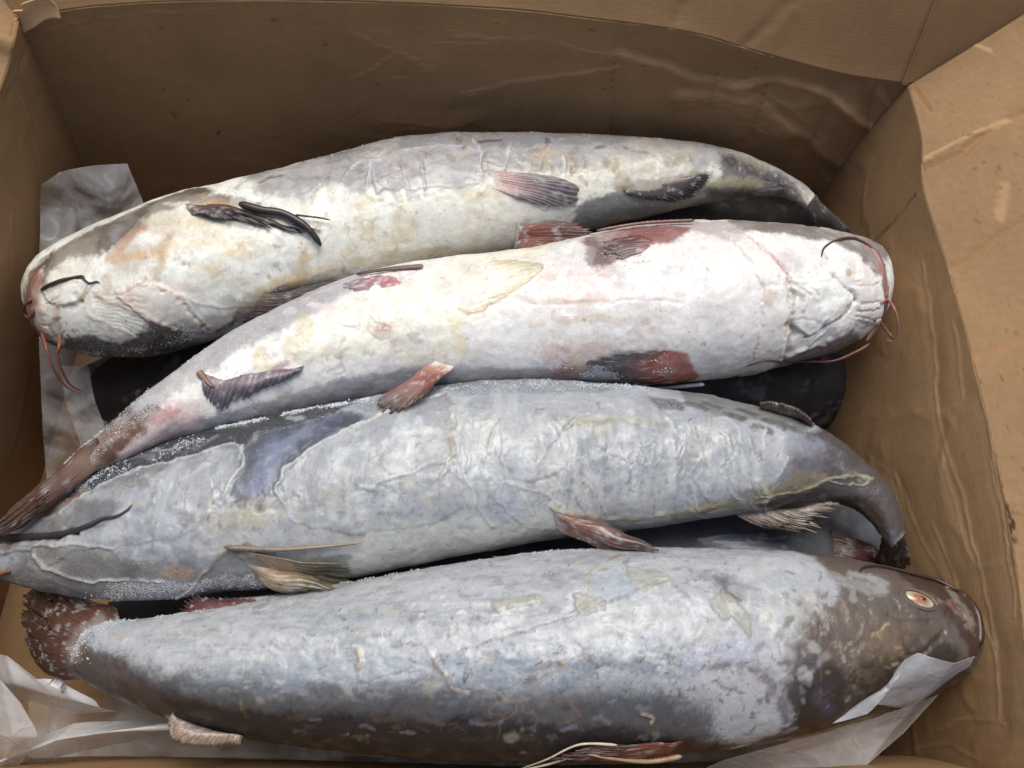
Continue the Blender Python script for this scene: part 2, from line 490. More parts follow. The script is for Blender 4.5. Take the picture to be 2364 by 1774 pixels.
# ------------------------------------------------------------------ fins, barbels, grains
SURF = {}
def fin(parent, name, base_pts, tip_pts, rays=12, cols=((150, 60, 50), (110, 60, 55), (60, 50, 50)), ragged=0.12,
        arch=0.003, thick=0.0006, ridge=0.0005, nlen=26, seed=1, raycol=None, split=0.0, mat=None, frost=None, sink=.003):
    """fan of rays from base_pts to tip_pts, both lists of 3-D points"""
    rays = int(rays * 1.6); ridge *= .5
    rg = np.random.default_rng(seed)
    sub = 5; nw = rays * sub + 1
    B = resample(base_pts, nw); T = resample(tip_pts, nw)
    tl = np.linspace(0, 1, nlen)
    x = np.arange(nw) / sub
    lf = np.repeat(1 - ragged * rg.random(rays + 1), sub)[:nw]
    ph = np.abs(np.sin(np.pi * x))                     # 0 on a ray, 1 on the membrane between
    lf = lf * (1 - split * ph * (0.5 + rg.random(nw) * 0.5))
    P = B[None] + (T - B)[None] * (tl[:, None] * lf[None])[..., None]
    P = P + (np.stack([fbm(P, 45, 2, seed + k) for k in (50, 51, 52)], -1) - .5) * np.array([.005, .005, .001])
    side = np.sin(np.pi * np.linspace(0, 1, nw)) ** .5                      # outer rays a little shorter: rounded corners
    P = B[None] + (P - B[None]) * (0.86 + 0.14 * side)[None, :, None]
    du = np.gradient(P, axis=0); dv = np.gradient(P, axis=1)
    N = np.cross(du, dv); N /= np.linalg.norm(N, axis=-1, keepdims=True) + 1e-12
    if np.mean(np.sum(N * (CAM - P), -1)) < 0: N = -N
    hump = arch * np.sin(np.pi * np.clip(tl, 0, 1))[:, None] * np.sin(np.pi * np.linspace(0.1, 0.9, nw))[None]
    wob = (fbm(P, 90, 2, seed) - 0.5) * 0.0022 * tl[:, None]
    P = P + N * (hump + wob + ridge * (1 - ph)[None] * (1 - 0.6 * tl[:, None]))[..., None]
    P = P - N * (sink * (1 - tl) ** 3)[:, None, None]          # the root goes under the skin
    c = np.array([lin(k) for k in cols])
    xi = np.linspace(0, 1, len(c))
    Cc = np.stack([np.interp(np.clip(tl[:, None] + 0.22 * (fbm(P, 160, 3, seed + 5) - 0.5), 0, 1), xi, c[:, q]) for q in range(3)], -1)
    rc = lin(raycol) if raycol is not None else None
    w = (1 - ph)[None, :, None] ** 2 * 0.55
    Cc = Cc * (1 - w) + (rc if rc is not None else Cc * 1.45) * w
    Cc = Cc * (0.75 + 0.5 * fbm(P, 330, 3, seed + 9))[..., None]
    S = SURF.get(parent.name)
    if S is not None:
        sk = np.array([S.c[::5][np.argmin(((S.p[::5] - b) ** 2).sum(1))] for b in B[::4]])
        sk = np.stack([np.interp(np.arange(nw), np.arange(nw)[::4], sk[:, q]) for q in range(3)], -1)
        rf = sstep(.15, .0, tl[:, None] + .3 * (fbm(P, 200, 3, seed + 21) - .5))[..., None]
        Cc = Cc * (1 - rf) + sk[None] * rf
    dr = sstep(.58, .74, fbm(P, 300, 3, seed + 31))[..., None] * .45          # dusting of frost
    Cc = Cc * (1 - dr) + lin((206, 210, 216)) * dr
    if frost:
        f = sstep(frost[0], frost[1], fbm(P, 420, 3, seed + 3))[..., None] * frost[2]
        Cc = Cc * (1 - f) + lin((225, 230, 238)) * f
    ed = np.minimum(1, np.minimum(np.linspace(0, 1, nw), np.linspace(1, 0, nw)) * 14)[None] * np.ones((nlen, 1))
    thin = .5 * sstep(.55, 1.0, tl[:, None] + .35 * (fbm(P, 220, 3, seed + 41) - .5)) * (.35 + .65 * ph[None]) + .35 * (1 - ed)
    base = np.array(parent.location)
    top = (P + N * thick / 2).reshape(-1, 3) - base; bot = (P - N * thick / 2).reshape(-1, 3) - base
    n0 = len(top); q = grid_quads(nlen, nw)
    idx = np.arange(n0).reshape(nlen, nw)
    ring = np.concatenate([idx[0, :], idx[1:, -1], idx[-1, -2::-1], idx[-2:0:-1, 0]]); r2 = np.roll(ring, -1)
    Q = np.vstack([q, q[:, ::-1] + n0, np.stack([r2, ring, ring + n0, r2 + n0], -1)])
    me = mesh_from_arrays(name, np.vstack([top, bot]), Q, None, np.vstack([Cc.reshape(-1, 3)] * 2), {'frost': np.tile(np.clip(thin, 0, .8).ravel(), 2)})
    return link(name, me, mat or M_FIN, parent)

def tube(parent, name, pts, r0, r1, c0, c1, n=60, m=8, seed=0, teeth=0.0, mat=None, flat=1.0):
    pts = np.array(pts, float)
    c = resample(pts, n); t = np.linspace(0, 1, n)
    T = np.gradient(c, axis=0); T /= np.linalg.norm(T, axis=1, keepdims=True)
    U = np.cross(T, [0, 0, 1.0]); U /= np.linalg.norm(U, axis=1, keepdims=True) + 1e-9
    W = np.cross(U, T)
    th = np.linspace(0, 2 * np.pi, m, endpoint=False)
    r = (r0 + (r1 - r0) * t) * (0.85 + 0.3 * fbm(c, 160, 2, seed)) * np.clip(np.minimum(t * 14 + .15, (1 - t) * 9 + .05), 0, 1) ** .6
    r = r[:, None] * np.ones(m)[None]
    if teeth: r = r * (1 + teeth * (np.arange(n) % 3 == 0)[:, None] * (np.cos(th) > 0.5)[None])
    P = c[:, None] + U[:, None] * (r * np.cos(th))[..., None] + W[:, None] * (r * np.sin(th) * flat)[..., None]
    C = lin(c0)[None, None] * (1 - t)[:, None, None] + lin(c1)[None, None] * t[:, None, None]
    C = np.repeat(C, m, 1) * (0.75 + 0.5 * fbm(P, 260, 3, seed))[..., None]
    base = np.array(parent.location)
    V = np.vstack([P.reshape(-1, 3), c[:1], c[-1:]]) - base
    j = np.arange(m); j2 = (j + 1) % m; n0 = n * m
    tr = np.vstack([np.stack([j2, j, np.full(m, n0)], -1), np.stack([(n - 1) * m + j, (n - 1) * m + j2, np.full(m, n0 + 1)], -1)])
    Cf = C.reshape(-1, 3); Cf = np.vstack([Cf, Cf[:1], Cf[-1:]])
    me = mesh_from_arrays(name, V, grid_quads(n, m, True), tr, Cf, {'frost': np.zeros(len(V))})
    return link(name, me, mat or M_BARB, parent)

def grains(parent, surf, spots, name='frost_crystals', seed=3, lump=0.5):
    """tiny ice crystals sitting on the skin; spots = (polyline, radius px, count, size)"""
    rg = np.random.default_rng(seed)
    oct_v = np.array([[1, 0, 0], [0, 1, 0], [-1, 0, 0], [0, -1, 0], [0, 0, 1], [0, 0, -1.0]])
    oct_t = np.array([[0, 1, 4], [1, 2, 4], [2, 3, 4], [3, 0, 4], [1, 0, 5], [2, 1, 5], [3, 2, 5], [0, 3, 5]])
    Vs, Ts, k = [], [], 0
    base = np.array(parent.location)
    for pts, r, cnt, size in spots:
        d, _ = surf.dist(surf.uvs(pts))
        w = np.exp(-(d / (r * surf.mpp)) ** 2) * surf.front
        w = w * sstep(0.38, 0.62, fbm(surf.p, 140, 3, seed)) + 1e-12 * surf.front
        # equal area
        ii = rg.choice(len(w), cnt, p=w / w.sum())
        for i in ii:
            sz = size * (0.35 + rg.random() ** 3 * 1.5)
            p = surf.p[i] + surf.nn[i] * (surf.d[i] + sz * 0.25) + rg.normal(0, 0.0003, 3)
            R = np.linalg.qr(rg.normal(size=(3, 3)))[0]
            Vs.append((oct_v * sz * (0.6 + 0.8 * rg.random(3))) @ R.T + p - base); Ts.append(oct_t + k); k += 6
    me = mesh_from_arrays(name, np.vstack(Vs), np.zeros((0, 4)), np.vstack(Ts), smooth=False)
    return tag(link(name, me, M_ICE, parent), kind='stuff')
# ------------------------------------------------------------------ the ground under the box
gm, nt, N, L, B = new_mat('concrete')
tc = N.new('ShaderNodeTexCoord'); n1 = noise_node(N, L, tc, 9, 6, 0.7)
r1 = maprange(N, L, n1.outputs['Fac'], 0.3, 0.7, 0.16, 0.26); L.new(r1.outputs[0], B.inputs['Base Color'])
B.inputs['Roughness'].default_value = 0.9
gv = [(-3, -3, -0.006), (3, -3, -0.006), (3, 3, -0.006), (-3, 3, -0.006)]
tag(link('ground', mesh_from_arrays('ground', gv, [[0, 1, 2, 3]], smooth=False), gm), kind='structure')

# ------------------------------------------------------------------ the cardboard box
KR = (156, 124, 89)
box = thing('cardboard_box', 'open brown corrugated cardboard box with crumpled walls holding the frozen fish', 'box', (-0.03, 0.27, 0.0))

def sheet_surf(rows, nu, nv, base=KR, straight=0.0):
    """rows: list of control rows (each a list of 3-D points), first row at the bottom"""
    R = np.array([resample(r, nu) for r in rows])            # (k,nu,3)
    t = np.linspace(0, len(rows) - 1, nv)
    P = catmull(R.reshape(len(rows), -1), t).reshape(nv, nu, 3).transpose(1, 0, 2)
    if straight:
        Rl = np.array([[np.interp(np.linspace(0, len(r) - 1, nu), np.arange(len(r)), np.array(r)[:, k]) for k in range(3)] for r in rows])   # (k,3,nu)
        Pl = np.array([[np.interp(t, np.arange(len(rows)), Rl[:, k, i]) for k in range(3)] for i in range(nu)]).transpose(0, 2, 1)
        P = P * (1 - straight) + Pl * straight
    su = np.r_[0, np.cumsum(np.linalg.norm(np.diff(P.mean(1), axis=0), axis=1))]
    sv = np.r_[0, np.cumsum(np.linalg.norm(np.diff(P.mean(0), axis=0), axis=1))]
    return Surf(P, np.stack(np.broadcast_arrays(su[:, None], sv[None]), -1), False, base)

def crumple(S, amp=0.0015, freq=18, seed=0, ridge=0.0):
    S.d += (fbm(S.p, freq, 4, seed) - 0.5) * 1.1 * amp
    fl = np.sin(S.UV[:, 0] * 2 * math.pi / .0075)                 # ghost of the corrugation
    S.d += fl * .00006; S.c *= (1 + .028 * fl * sstep(.35, .6, fbm(S.p, 12, 2, seed + 3)))[:, None]
    if ridge:
        f = fbm(S.p, freq * 1.3, 3, seed + 40); S.d += (1 - np.abs(2 * f - 1) * 9).clip(0) * ridge * .8

def crease(S, pts, w=7, h=0.0012):
    """a sharp fold in the card: a crest with a broad shallow trough beside it"""
    S.stroke(pts, max(1.6, w * .28), (190, 160, 124), .5, 0.6, 0.3, disp=h * .2, wide=2.4, brk=.85)
    S.stroke([(u + w * 1.0, v + w * 1.2) for u, v in pts], w * 1.3, None, 0, 0.6, 0.15, disp=-h * 0.22, wide=2.8)

# floor
Sf = sheet_surf([[(-0.395, 0.03, 0.004), (0.27, 0.03, 0.004)], [(-0.395, 0.495, 0.004), (0.27, 0.495, 0.004)]], 60, 60)
Sf.build('floor_panel', M_CARD, box, thick=0.004)

# far wall: bottom edge to the fold; the fold sinks towards the buckled right corner
def on_y(u, v, y):
    d = ray(u, v); return CAM + d * (y / d[1])
FOLD = [(30, 42), (78, 36), (200, 16), (420, 4), (730, 4), (1070, 20), (1235, 37), (1480, 70), (1630, 112), (1800, 158), (1905, 176), (1962, 184)]
FY = [.500, .500, .502, .503, .503, .500, .498, .496, .494, .490, .489, .488]
rim = [on_y(u, v, y) for (u, v), y in zip(FOLD, FY)]
rim_s = resample(rim, 40)
bot = np.array([[x, .488, 0.006] for x in np.linspace(-.392, .268, 40)])
rim_w = np.vstack([rim_s, rim_s[-1:] + [[.022, 0, -.009]]]); bot = np.vstack([bot, [[.30, .488, .006]]])
mid = rim_w * 0.5 + bot * 0.5
mid[:, 1] += 0.004
SW = sheet_surf([bot, mid, rim_w], 300, 160)
crumple(SW, 0.0016, 14, 5, 0.0004)
# buckled dent under the fold at the right, ridges with their highlights painted as paler strokes, and creases of the photograph
SW.stroke([(1380, 110), (1560, 165), (1700, 180), (1850, 190), (1930, 210)], 34, None, disp=-0.00630, nz=0.2, soft=0.8)
SW.stroke([(1330, 112), (1500, 168), (1590, 185), (1700, 180), (1800, 215), (1900, 290)], 9, (210, 168, 125), 0.3, 0.8, 0.2, disp=0.00270)
SW.stroke([(1470, 200), (1600, 215), (1700, 270), (1800, 345), (1830, 380)], 12, (210, 168, 125), 0.25, 0.8, 0.2, disp=0.00252)
SW.stroke([(1660, 200), (1730, 290), (1790, 380), (1818, 440)], 20, None, disp=-0.00360, soft=0.8, nz=0.2)
SW.stroke([(1640, 180), (1625, 300)], 6, None, disp=-0.00108); SW.stroke([(1810, 190), (1770, 300)], 6, None, disp=-0.00126)
SW.stroke([(1900, 200), (1880, 190), (1930, 250), (1850, 330), (1820, 430)], 8, (214, 172, 128), 0.25, disp=0.00198)
for pts, w, h in (([(760, 60), (850, 105), (900, 130), (920, 150)], 5, .0011), ([(900, 62), (1000, 70), (1080, 90)], 4, .0010),
                  ([(980, 75), (1080, 78), (1180, 85), (1290, 110), (1400, 122)], 5, .0013), ([(940, 92), (1060, 90)], 4, .0009),
                  ([(1000, 195), (1200, 160), (1330, 145)], 10, .0014), ([(760, 160), (880, 170)], 6, .0008),
                  ([(830, 255), (960, 275), (1010, 260)], 6, .0009), ([(1480, 225), (1590, 228), (1660, 265)], 6, .0014),
                  ([(1500, 280), (1600, 270), (1690, 300)], 8, .0012), ([(110, 60), (300, 30), (480, 22)], 5, .0010),
                  ([(850, 110), (780, 160), (700, 180)], 6, .0006)):
    crease(SW, pts, w, h)
SW.stroke([(1350, 30), (1330, 150), (1325, 300)], 5, None, disp=-0.0010, nz=.1)
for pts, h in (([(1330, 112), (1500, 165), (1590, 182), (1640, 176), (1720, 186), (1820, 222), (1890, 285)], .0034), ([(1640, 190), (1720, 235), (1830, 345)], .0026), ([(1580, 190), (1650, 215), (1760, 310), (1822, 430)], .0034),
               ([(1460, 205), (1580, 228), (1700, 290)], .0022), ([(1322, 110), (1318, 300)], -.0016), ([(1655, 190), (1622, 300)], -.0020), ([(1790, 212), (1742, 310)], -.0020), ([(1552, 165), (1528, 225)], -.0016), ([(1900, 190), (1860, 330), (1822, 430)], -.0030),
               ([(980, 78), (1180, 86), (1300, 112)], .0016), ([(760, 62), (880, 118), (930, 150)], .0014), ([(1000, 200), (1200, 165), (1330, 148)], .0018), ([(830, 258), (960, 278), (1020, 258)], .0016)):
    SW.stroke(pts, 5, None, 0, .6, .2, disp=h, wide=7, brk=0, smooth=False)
    SW.stroke(pts, 1.7, (188, 158, 122) if h > 0 else (104, 78, 54), .55, .6, .4, brk=.5, smooth=False)  # light on crests and shade in hollows, painted along the creases
SW.stroke([(372, 240), (382, 262)], 2.2, (70, 45, 30), .9, nz=.3); SW.stroke([(470, 280), (472, 292)], 1.6, (70, 45, 30), .9)
for _ in range(60):
    SW.stroke([(random.uniform(150, 1850), random.uniform(40, 400))], random.uniform(.9, 2.2), (95, 62, 38), .75, nz=.3)
SW.mottle((136, 106, 76), 9, .45, .7, .35, 3)
SW.build('wall_panel', M_CARD, box, thick=0.004)

# far flap, folded up and back beyond the fold
ext = np.vstack([rim_s + np.array([0, 0.0006, 0.0004]), [[.36, .515, .188], [.46, .55, .182], [.60, .59, .178]]])
fl0 = resample(ext, 60)
fl1 = fl0 * [1.04, 1, 1] + np.array([0, 0.045, 0.060]); fl1[:, 2] = fl1[:, 2] * 0.5 + 0.5 * fl1[:30, 2].mean()
fl2 = fl1 * [1.05, 1, 1] + np.array([0, 0.075, 0.052])
SFf = sheet_surf([fl0, fl1, fl2], 220, 80); crumple(SFf, 0.0012, 12, 21)
SFf.stroke([(1700, 5), (1650, 60), (1600, 110)], 8, None, disp=-0.0015); SFf.stroke([(1470, 0), (1450, 60)], 7, None, disp=-0.0015)
SFf.stroke([(1720, 20), (1660, 120)], 5, None, disp=0.001)
SFf.build('flap', M_CARD, box, thick=0.004)

# left wall, nearly upright
lrim = [on_y(40, 42, .4975), on_y(30, 90, .475), on_y(2, 190, .445), np.array([-.350, .30, .238]), np.array([-.348, .14, .232]), np.array([-.343, .025, .228])]
lb = [np.array([-.388, y, .006]) for y in (.492, .47, .44, .30, .14, .03)]
lm = [(a + b) / 2 + np.array([0.006, 0, 0]) for a, b in zip(lrim, lb)]
SL = sheet_surf([lb, lm, lrim], 200, 110); crumple(SL, 0.0022, 12, 9, 0.0005)
for pts, w, h in (([(85, 110), (110, 220), (170, 330)], 6, .0016), ([(40, 200), (80, 320), (90, 420)], 8, .0014), ([(20, 420), (30, 600)], 8, .0012),
                  ([(95, 150), (140, 280)], 4, .0011), ([(10, 200), (50, 90)], 5, .0018)):
    crease(SL, pts, w, h)
SL.mottle((136, 106, 76), 11, .45, .7, .4, 8)
SL.build('wall_panel', M_CARD, box, thick=0.004)
# left flap laid open outwards
lf0 = [p + np.array([-.0004, 0, .0003]) for p in lrim]
lf0[0] = on_y(34, 36, .5); lf0 = [lf0[0] + np.array([-.01, .10, .06])] + lf0
lf1 = [p + np.array([-.07, .004, .035]) for p in lf0]; lf2 = [p + np.array([-.14, .008, .045]) for p in lf0]
SLf = sheet_surf([lf0, lf1, lf2], 160, 80); crumple(SLf, 0.0012, 14, 10)
SLf.build('flap', M_CARD, box, thick=0.004)

# right wall, leaning out and creased along its length
RR = [(1962, 186), (1990, 300), (1995, 410), (2060, 620), (2130, 900), (2190, 1200), (2215, 1400), (2260, 1620), (2300, 1800)]
rz = [.200, .194, .188, .182, .178, .176, .174, .172, .172]
rrim = [at(u, v, z) for (u, v), z in zip(RR, rz)]
rbx = [.266, .264, .258, .250, .246, .246, .246, .246, .246]
rb = [np.array([x, min(p[1], .49), .006]) for x, p in zip(rbx, rrim)]
rm1 = [b + np.array([0.006, 0, 0.055]) for b in rb]
rm2 = [p * .58 + m * .42 + np.array([-.004, 0, 0.000]) for p, m in zip(rrim, rm1)]
SR = sheet_surf([rb, rm1, rm2, rrim], 300, 160); crumple(SR, 0.0020, 13, 14, 0.0006)
for pts, w, h in (([(1990, 560), (2010, 700), (2030, 900), (2075, 1060), (2120, 1260), (2150, 1400)], 6, .0022),
                  ([(2120, 850), (2150, 1020), (2180, 1200)], 5, .0018), ([(1870, 980), (1930, 1030), (1945, 1080)], 5, .0020),
                  ([(2060, 700), (2080, 860)], 6, .0016), ([(1930, 1020), (1990, 1160), (2060, 1290)], 7, .0018),
                  ([(2010, 1130), (2060, 1250), (2090, 1330)], 5, .0018), ([(1880, 620), (1900, 700)], 8, .0014),
                  ([(2100, 1300), (2150, 1420), (2160, 1560)], 7, .0020), ([(2140, 1000), (2170, 1160), (2190, 1330)], 4, .0016),
                  ([(2010, 740), (2040, 1000), (2100, 1210)], 4, .0012), ([(1965, 1230), (2040, 1390)], 6, .0014),
                  ([(1990, 1590), (2080, 1550), (2170, 1570)], 9, .0020), ([(1930, 1640), (2030, 1600), (2110, 1640)], 9, .0022)):
    crease(SR, pts, w, h)
SR.stroke([(1975, 425), (1900, 510), (1840, 575)], 3, (90, 60, 40), .6, disp=-0.0016, nz=.15)
SR.mottle((136, 106, 76), 10, .45, .72, .4, 12)
SR.build('wall_panel', M_CARD, box, thick=0.004)
# right flap laid open, brightest piece of card
rf0 = [p + np.array([.0003, 0, .0002]) for p in rrim]
e1, e2 = at(2110, 95, .215), at(2290, -20, .232)
rf1 = [e1] + [p + np.array([.07, 0, .016]) for p in rf0[1:]]
rf2 = [e2] + [p + np.array([.17, 0, .030]) for p in rf0[1:]]
SRf = sheet_surf([rf0, rf1, rf2], 300, 160, (152, 121, 87)); crumple(SRf, 0.0009, 16, 19)
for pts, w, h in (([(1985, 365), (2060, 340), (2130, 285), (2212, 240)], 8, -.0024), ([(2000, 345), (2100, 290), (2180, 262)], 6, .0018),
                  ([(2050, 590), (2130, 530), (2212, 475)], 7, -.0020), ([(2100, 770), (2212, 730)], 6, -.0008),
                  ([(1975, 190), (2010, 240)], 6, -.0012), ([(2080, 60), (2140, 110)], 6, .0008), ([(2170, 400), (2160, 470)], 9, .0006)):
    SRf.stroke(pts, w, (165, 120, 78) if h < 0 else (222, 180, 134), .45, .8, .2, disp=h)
for u, v in ((2128, 352), (2140, 350), (2155, 360), (2165, 368), (2110, 362), (2133, 398), (2160, 405), (2150, 372), (2205, 295), (2190, 330), (2110, 478), (2075, 290), (2092, 292)):
    SRf.stroke([(u, v), (u + random.uniform(-5, 5), v + random.uniform(2, 7))], random.uniform(2.2, 4.0), (120, 80, 42), .7, .5, .5)
# smudged dark ink marks printed near the fold
for pts in ([(2170, 1096), (2176, 1108)], [(2184, 1102), (2176, 1118), (2190, 1112)], [(2172, 1122), (2186, 1126)], [(2176, 1132), (2190, 1130)],
            [(2176, 1140), (2188, 1142)], [(2180, 1118), (2182, 1146)], [(2176, 1160), (2186, 1154), (2194, 1158)], [(2178, 1168), (2196, 1166)], [(2180, 1162), (2198, 1174)]):
    SRf.stroke(pts, 2.4, (52, 38, 28), .9, .5, .5, smooth=False)
for _ in range(120):
    SRf.stroke([(random.uniform(2000, 2212), random.uniform(120, 1500))], random.uniform(.8, 1.9), (110, 74, 45), .7, nz=.3)
SRf.mottle((146, 114, 82), 14, .48, .72, .35, 33)
SRf.build('flap', M_CARD, box, thick=0.004)
# near wall, low in the picture, leaning towards the viewer
nb = [np.array([x, .040, .006]) for x in np.linspace(-.388, .262, 9)]
nm = [np.array([x, .030 + .004 * math.sin(i), .09]) for i, x in enumerate(np.linspace(-.372, .268, 9))]
nr = [np.array([x, .012, .176 + .05 * max(0, (4 - i) / 4)]) for i, x in enumerate(np.linspace(-.343, .292, 9))]
SN = sheet_surf([nb, nm, nr], 160, 70); crumple(SN, 0.0022, 12, 27, .0006)
SN.mottle((136, 106, 76), 10, .45, .72, .4, 15)
SN.build('wall_panel', M_CARD, box, thick=0.004)
# torn paper at the far left corner
rg = np.random.default_rng(4)
tp = [(36, 62), (40, 48), (50, 40), (62, 34), (70, 28), (84, 18), (104, 12), (122, 14)]
T3 = [on_y(u, v, .4985) for u, v in tp]
up = [p + np.array([rg.normal(0, .002), -.001, .004 + .006 * rg.random()]) for p in T3]
ST_ = sheet_surf([[p + np.array([0, -.003, -.008]) for p in T3], T3, up], 60, 12, (205, 170, 130)); crumple(ST_, .0015, 120, 3)
ST_.build('torn_edge', M_CARD, box, thick=0.0012)

# ------------------------------------------------------------------ four large fish on top
GRP = 'frozen catfish on the top layer'
def prs(a): return [(t[0], t[1], b[0], b[1]) for t, b in a]

F1 = fish_surf(prs([((58, 648), (58, 656)), ((63, 610), (66, 695)), ((85, 572), (95, 738)), ((130, 535), (150, 770)), ((200, 500), (230, 783)),
    ((290, 462), (330, 778)), ((400, 422), (430, 752)), ((500, 400), (540, 718)), ((620, 369), (660, 674)), ((740, 337), (770, 634)),
    ((860, 306), (880, 602)), ((980, 294), (990, 577)), ((1110, 293), (1100, 552)), ((1230, 294), (1210, 520)), ((1340, 298), (1320, 490)),
    ((1450, 304), (1430, 464)), ((1540, 316), (1520, 444)), ((1620, 338), (1600, 431)), ((1690, 370), (1660, 424)), ((1735, 398), (1705, 432)), ((1765, 424), (1740, 450))]),
    [.148, .150, .150, .146, .138, .130], 0.80)
F2 = fish_surf(prs([((1921, 622), (1921, 640)), ((1913, 575), (1912, 688)), ((1892, 540), (1893, 716)), ((1850, 517), (1850, 752)), ((1780, 500), (1780, 780)),
    ((1680, 490), (1690, 806)), ((1580, 485), (1590, 825)), ((1480, 484), (1490, 836)), ((1370, 495), (1390, 840)), ((1260, 515), (1280, 838)),
    ((1150, 540), (1170, 838)), ((1040, 554), (1060, 844)), ((930, 566), (950, 852)), ((820, 586), (840, 866)), ((720, 618), (740, 884)),
    ((620, 662), (640, 902)), ((520, 712), (545, 922)), ((420, 776), (450, 938)), ((330, 840), (370, 955)), ((260, 896), (300, 980)),
    ((200, 948), (235, 1008)), ((140, 1000), (165, 1040))]), [.152, .152, .152, .152, .155, .165, .170], 0.82)
F3 = fish_surf(prs([((-46, 1176), (-46, 1200)), ((-25, 1145), (-18, 1240)), ((40, 1118), (40, 1268)), ((140, 1062), (150, 1292)), ((240, 1006), (260, 1303)),
    ((340, 966), (370, 1300)), ((450, 932), (480, 1283)), ((570, 905), (600, 1276)), ((690, 880), (710, 1262)), ((810, 860), (830, 1240)),
    ((930, 840), (940, 1215)), ((1050, 828), (1050, 1195)), ((1170, 825), (1160, 1175)), ((1290, 830), (1270, 1160)), ((1400, 841), (1380, 1148)),
    ((1510, 854), (1480, 1132)), ((1610, 874), (1570, 1118)), ((1700, 898), (1650, 1106)), ((1780, 932), (1720, 1092)), ((1850, 982), (1790, 1088)),
    ((1905, 1030), (1840, 1100)), ((1938, 1080), (1880, 1130)), ((1949, 1120), (1908, 1165)), ((1955, 1150), (1925, 1185))]), [.142, .144, .144, .140, .125], 0.72, base=(182, 184, 194))
F4 = fish_surf(prs([((215, 1352), (150, 1440)), ((240, 1342), (175, 1462)), ((295, 1338), (240, 1505)), ((360, 1333), (325, 1540)), ((450, 1317), (430, 1575)), ((560, 1295), (545, 1600)),
    ((680, 1273), (670, 1617)), ((800, 1252), (790, 1631)), ((920, 1231), (915, 1641)), ((1040, 1213), (1040, 1648)), ((1160, 1197), (1160, 1650)),
    ((1280, 1187), (1285, 1646)), ((1400, 1185), (1410, 1636)), ((1520, 1187), (1530, 1624)), ((1640, 1190), (1650, 1608)), ((1740, 1196), (1760, 1588)),
    ((1840, 1211), (1860, 1562)), ((1930, 1233), (1950, 1535)), ((2010, 1256), (2030, 1500)), ((2070, 1284), (2080, 1466)), ((2108, 1322), (2108, 1428)), ((2122, 1362), (2122, 1388))]),
    [.140, .140, .142, .142, .140], 0.74, base=(186, 186, 196))
# ---- skin of the white-bellied fish by the far wall
S = F1
S.c[:] = lin((247, 245, 238))
S.mottle((222, 216, 208), 16, .5, .75, .4, 1); S.mottle((252, 252, 248), 14, .5, .7, .6, 2)
S.mottle((232, 216, 184), 22, .58, .76, .4, 4)
S.poly([(500, 380), (640, 340), (860, 285), (1100, 275), (1400, 280), (1560, 300), (1700, 360), (1760, 430), (1660, 415), (1560, 375), (1400, 352), (1240, 368), (1060, 372), (980, 398), (840, 402), (740, 412), (640, 425), (560, 420)],
       (150, 146, 152), .82, 22, 18)
S.poly([(640, 345), (800, 300), (1000, 275), (1300, 278), (1500, 290), (1560, 322), (1380, 318), (1100, 312), (900, 320), (760, 352)], (128, 124, 128), .6, 14, 14, frost=.35)
S.poly([(1250, 440), (1330, 410), (1500, 415), (1700, 395), (1800, 470), (1700, 470), (1500, 480), (1300, 510), (1200, 520)], (96, 96, 102), .85, 12, 8, frost=.3)
S.poly([(1560, 330), (1640, 352), (1740, 420), (1790, 480), (1700, 440), (1600, 425), (1500, 420), (1560, 385)], (92, 84, 82), .85, 16, 14)
S.stroke([(1570, 345), (1650, 380), (1720, 420)], 13, (70, 62, 62), .8, .8, .4)
S.stroke([(1500, 375), (1560, 395), (1640, 400)], 14, (196, 184, 150), .6, .8, .6)
# pale yellow lower edge
S.stroke([(560, 640), (760, 570), (960, 545), (1080, 535)], 16, (206, 178, 128), .55, .9, .6)
S.stroke([(1080, 545), (980, 560), (860, 582), (700, 640)], 10, (168, 140, 100), .6, .8, .5)
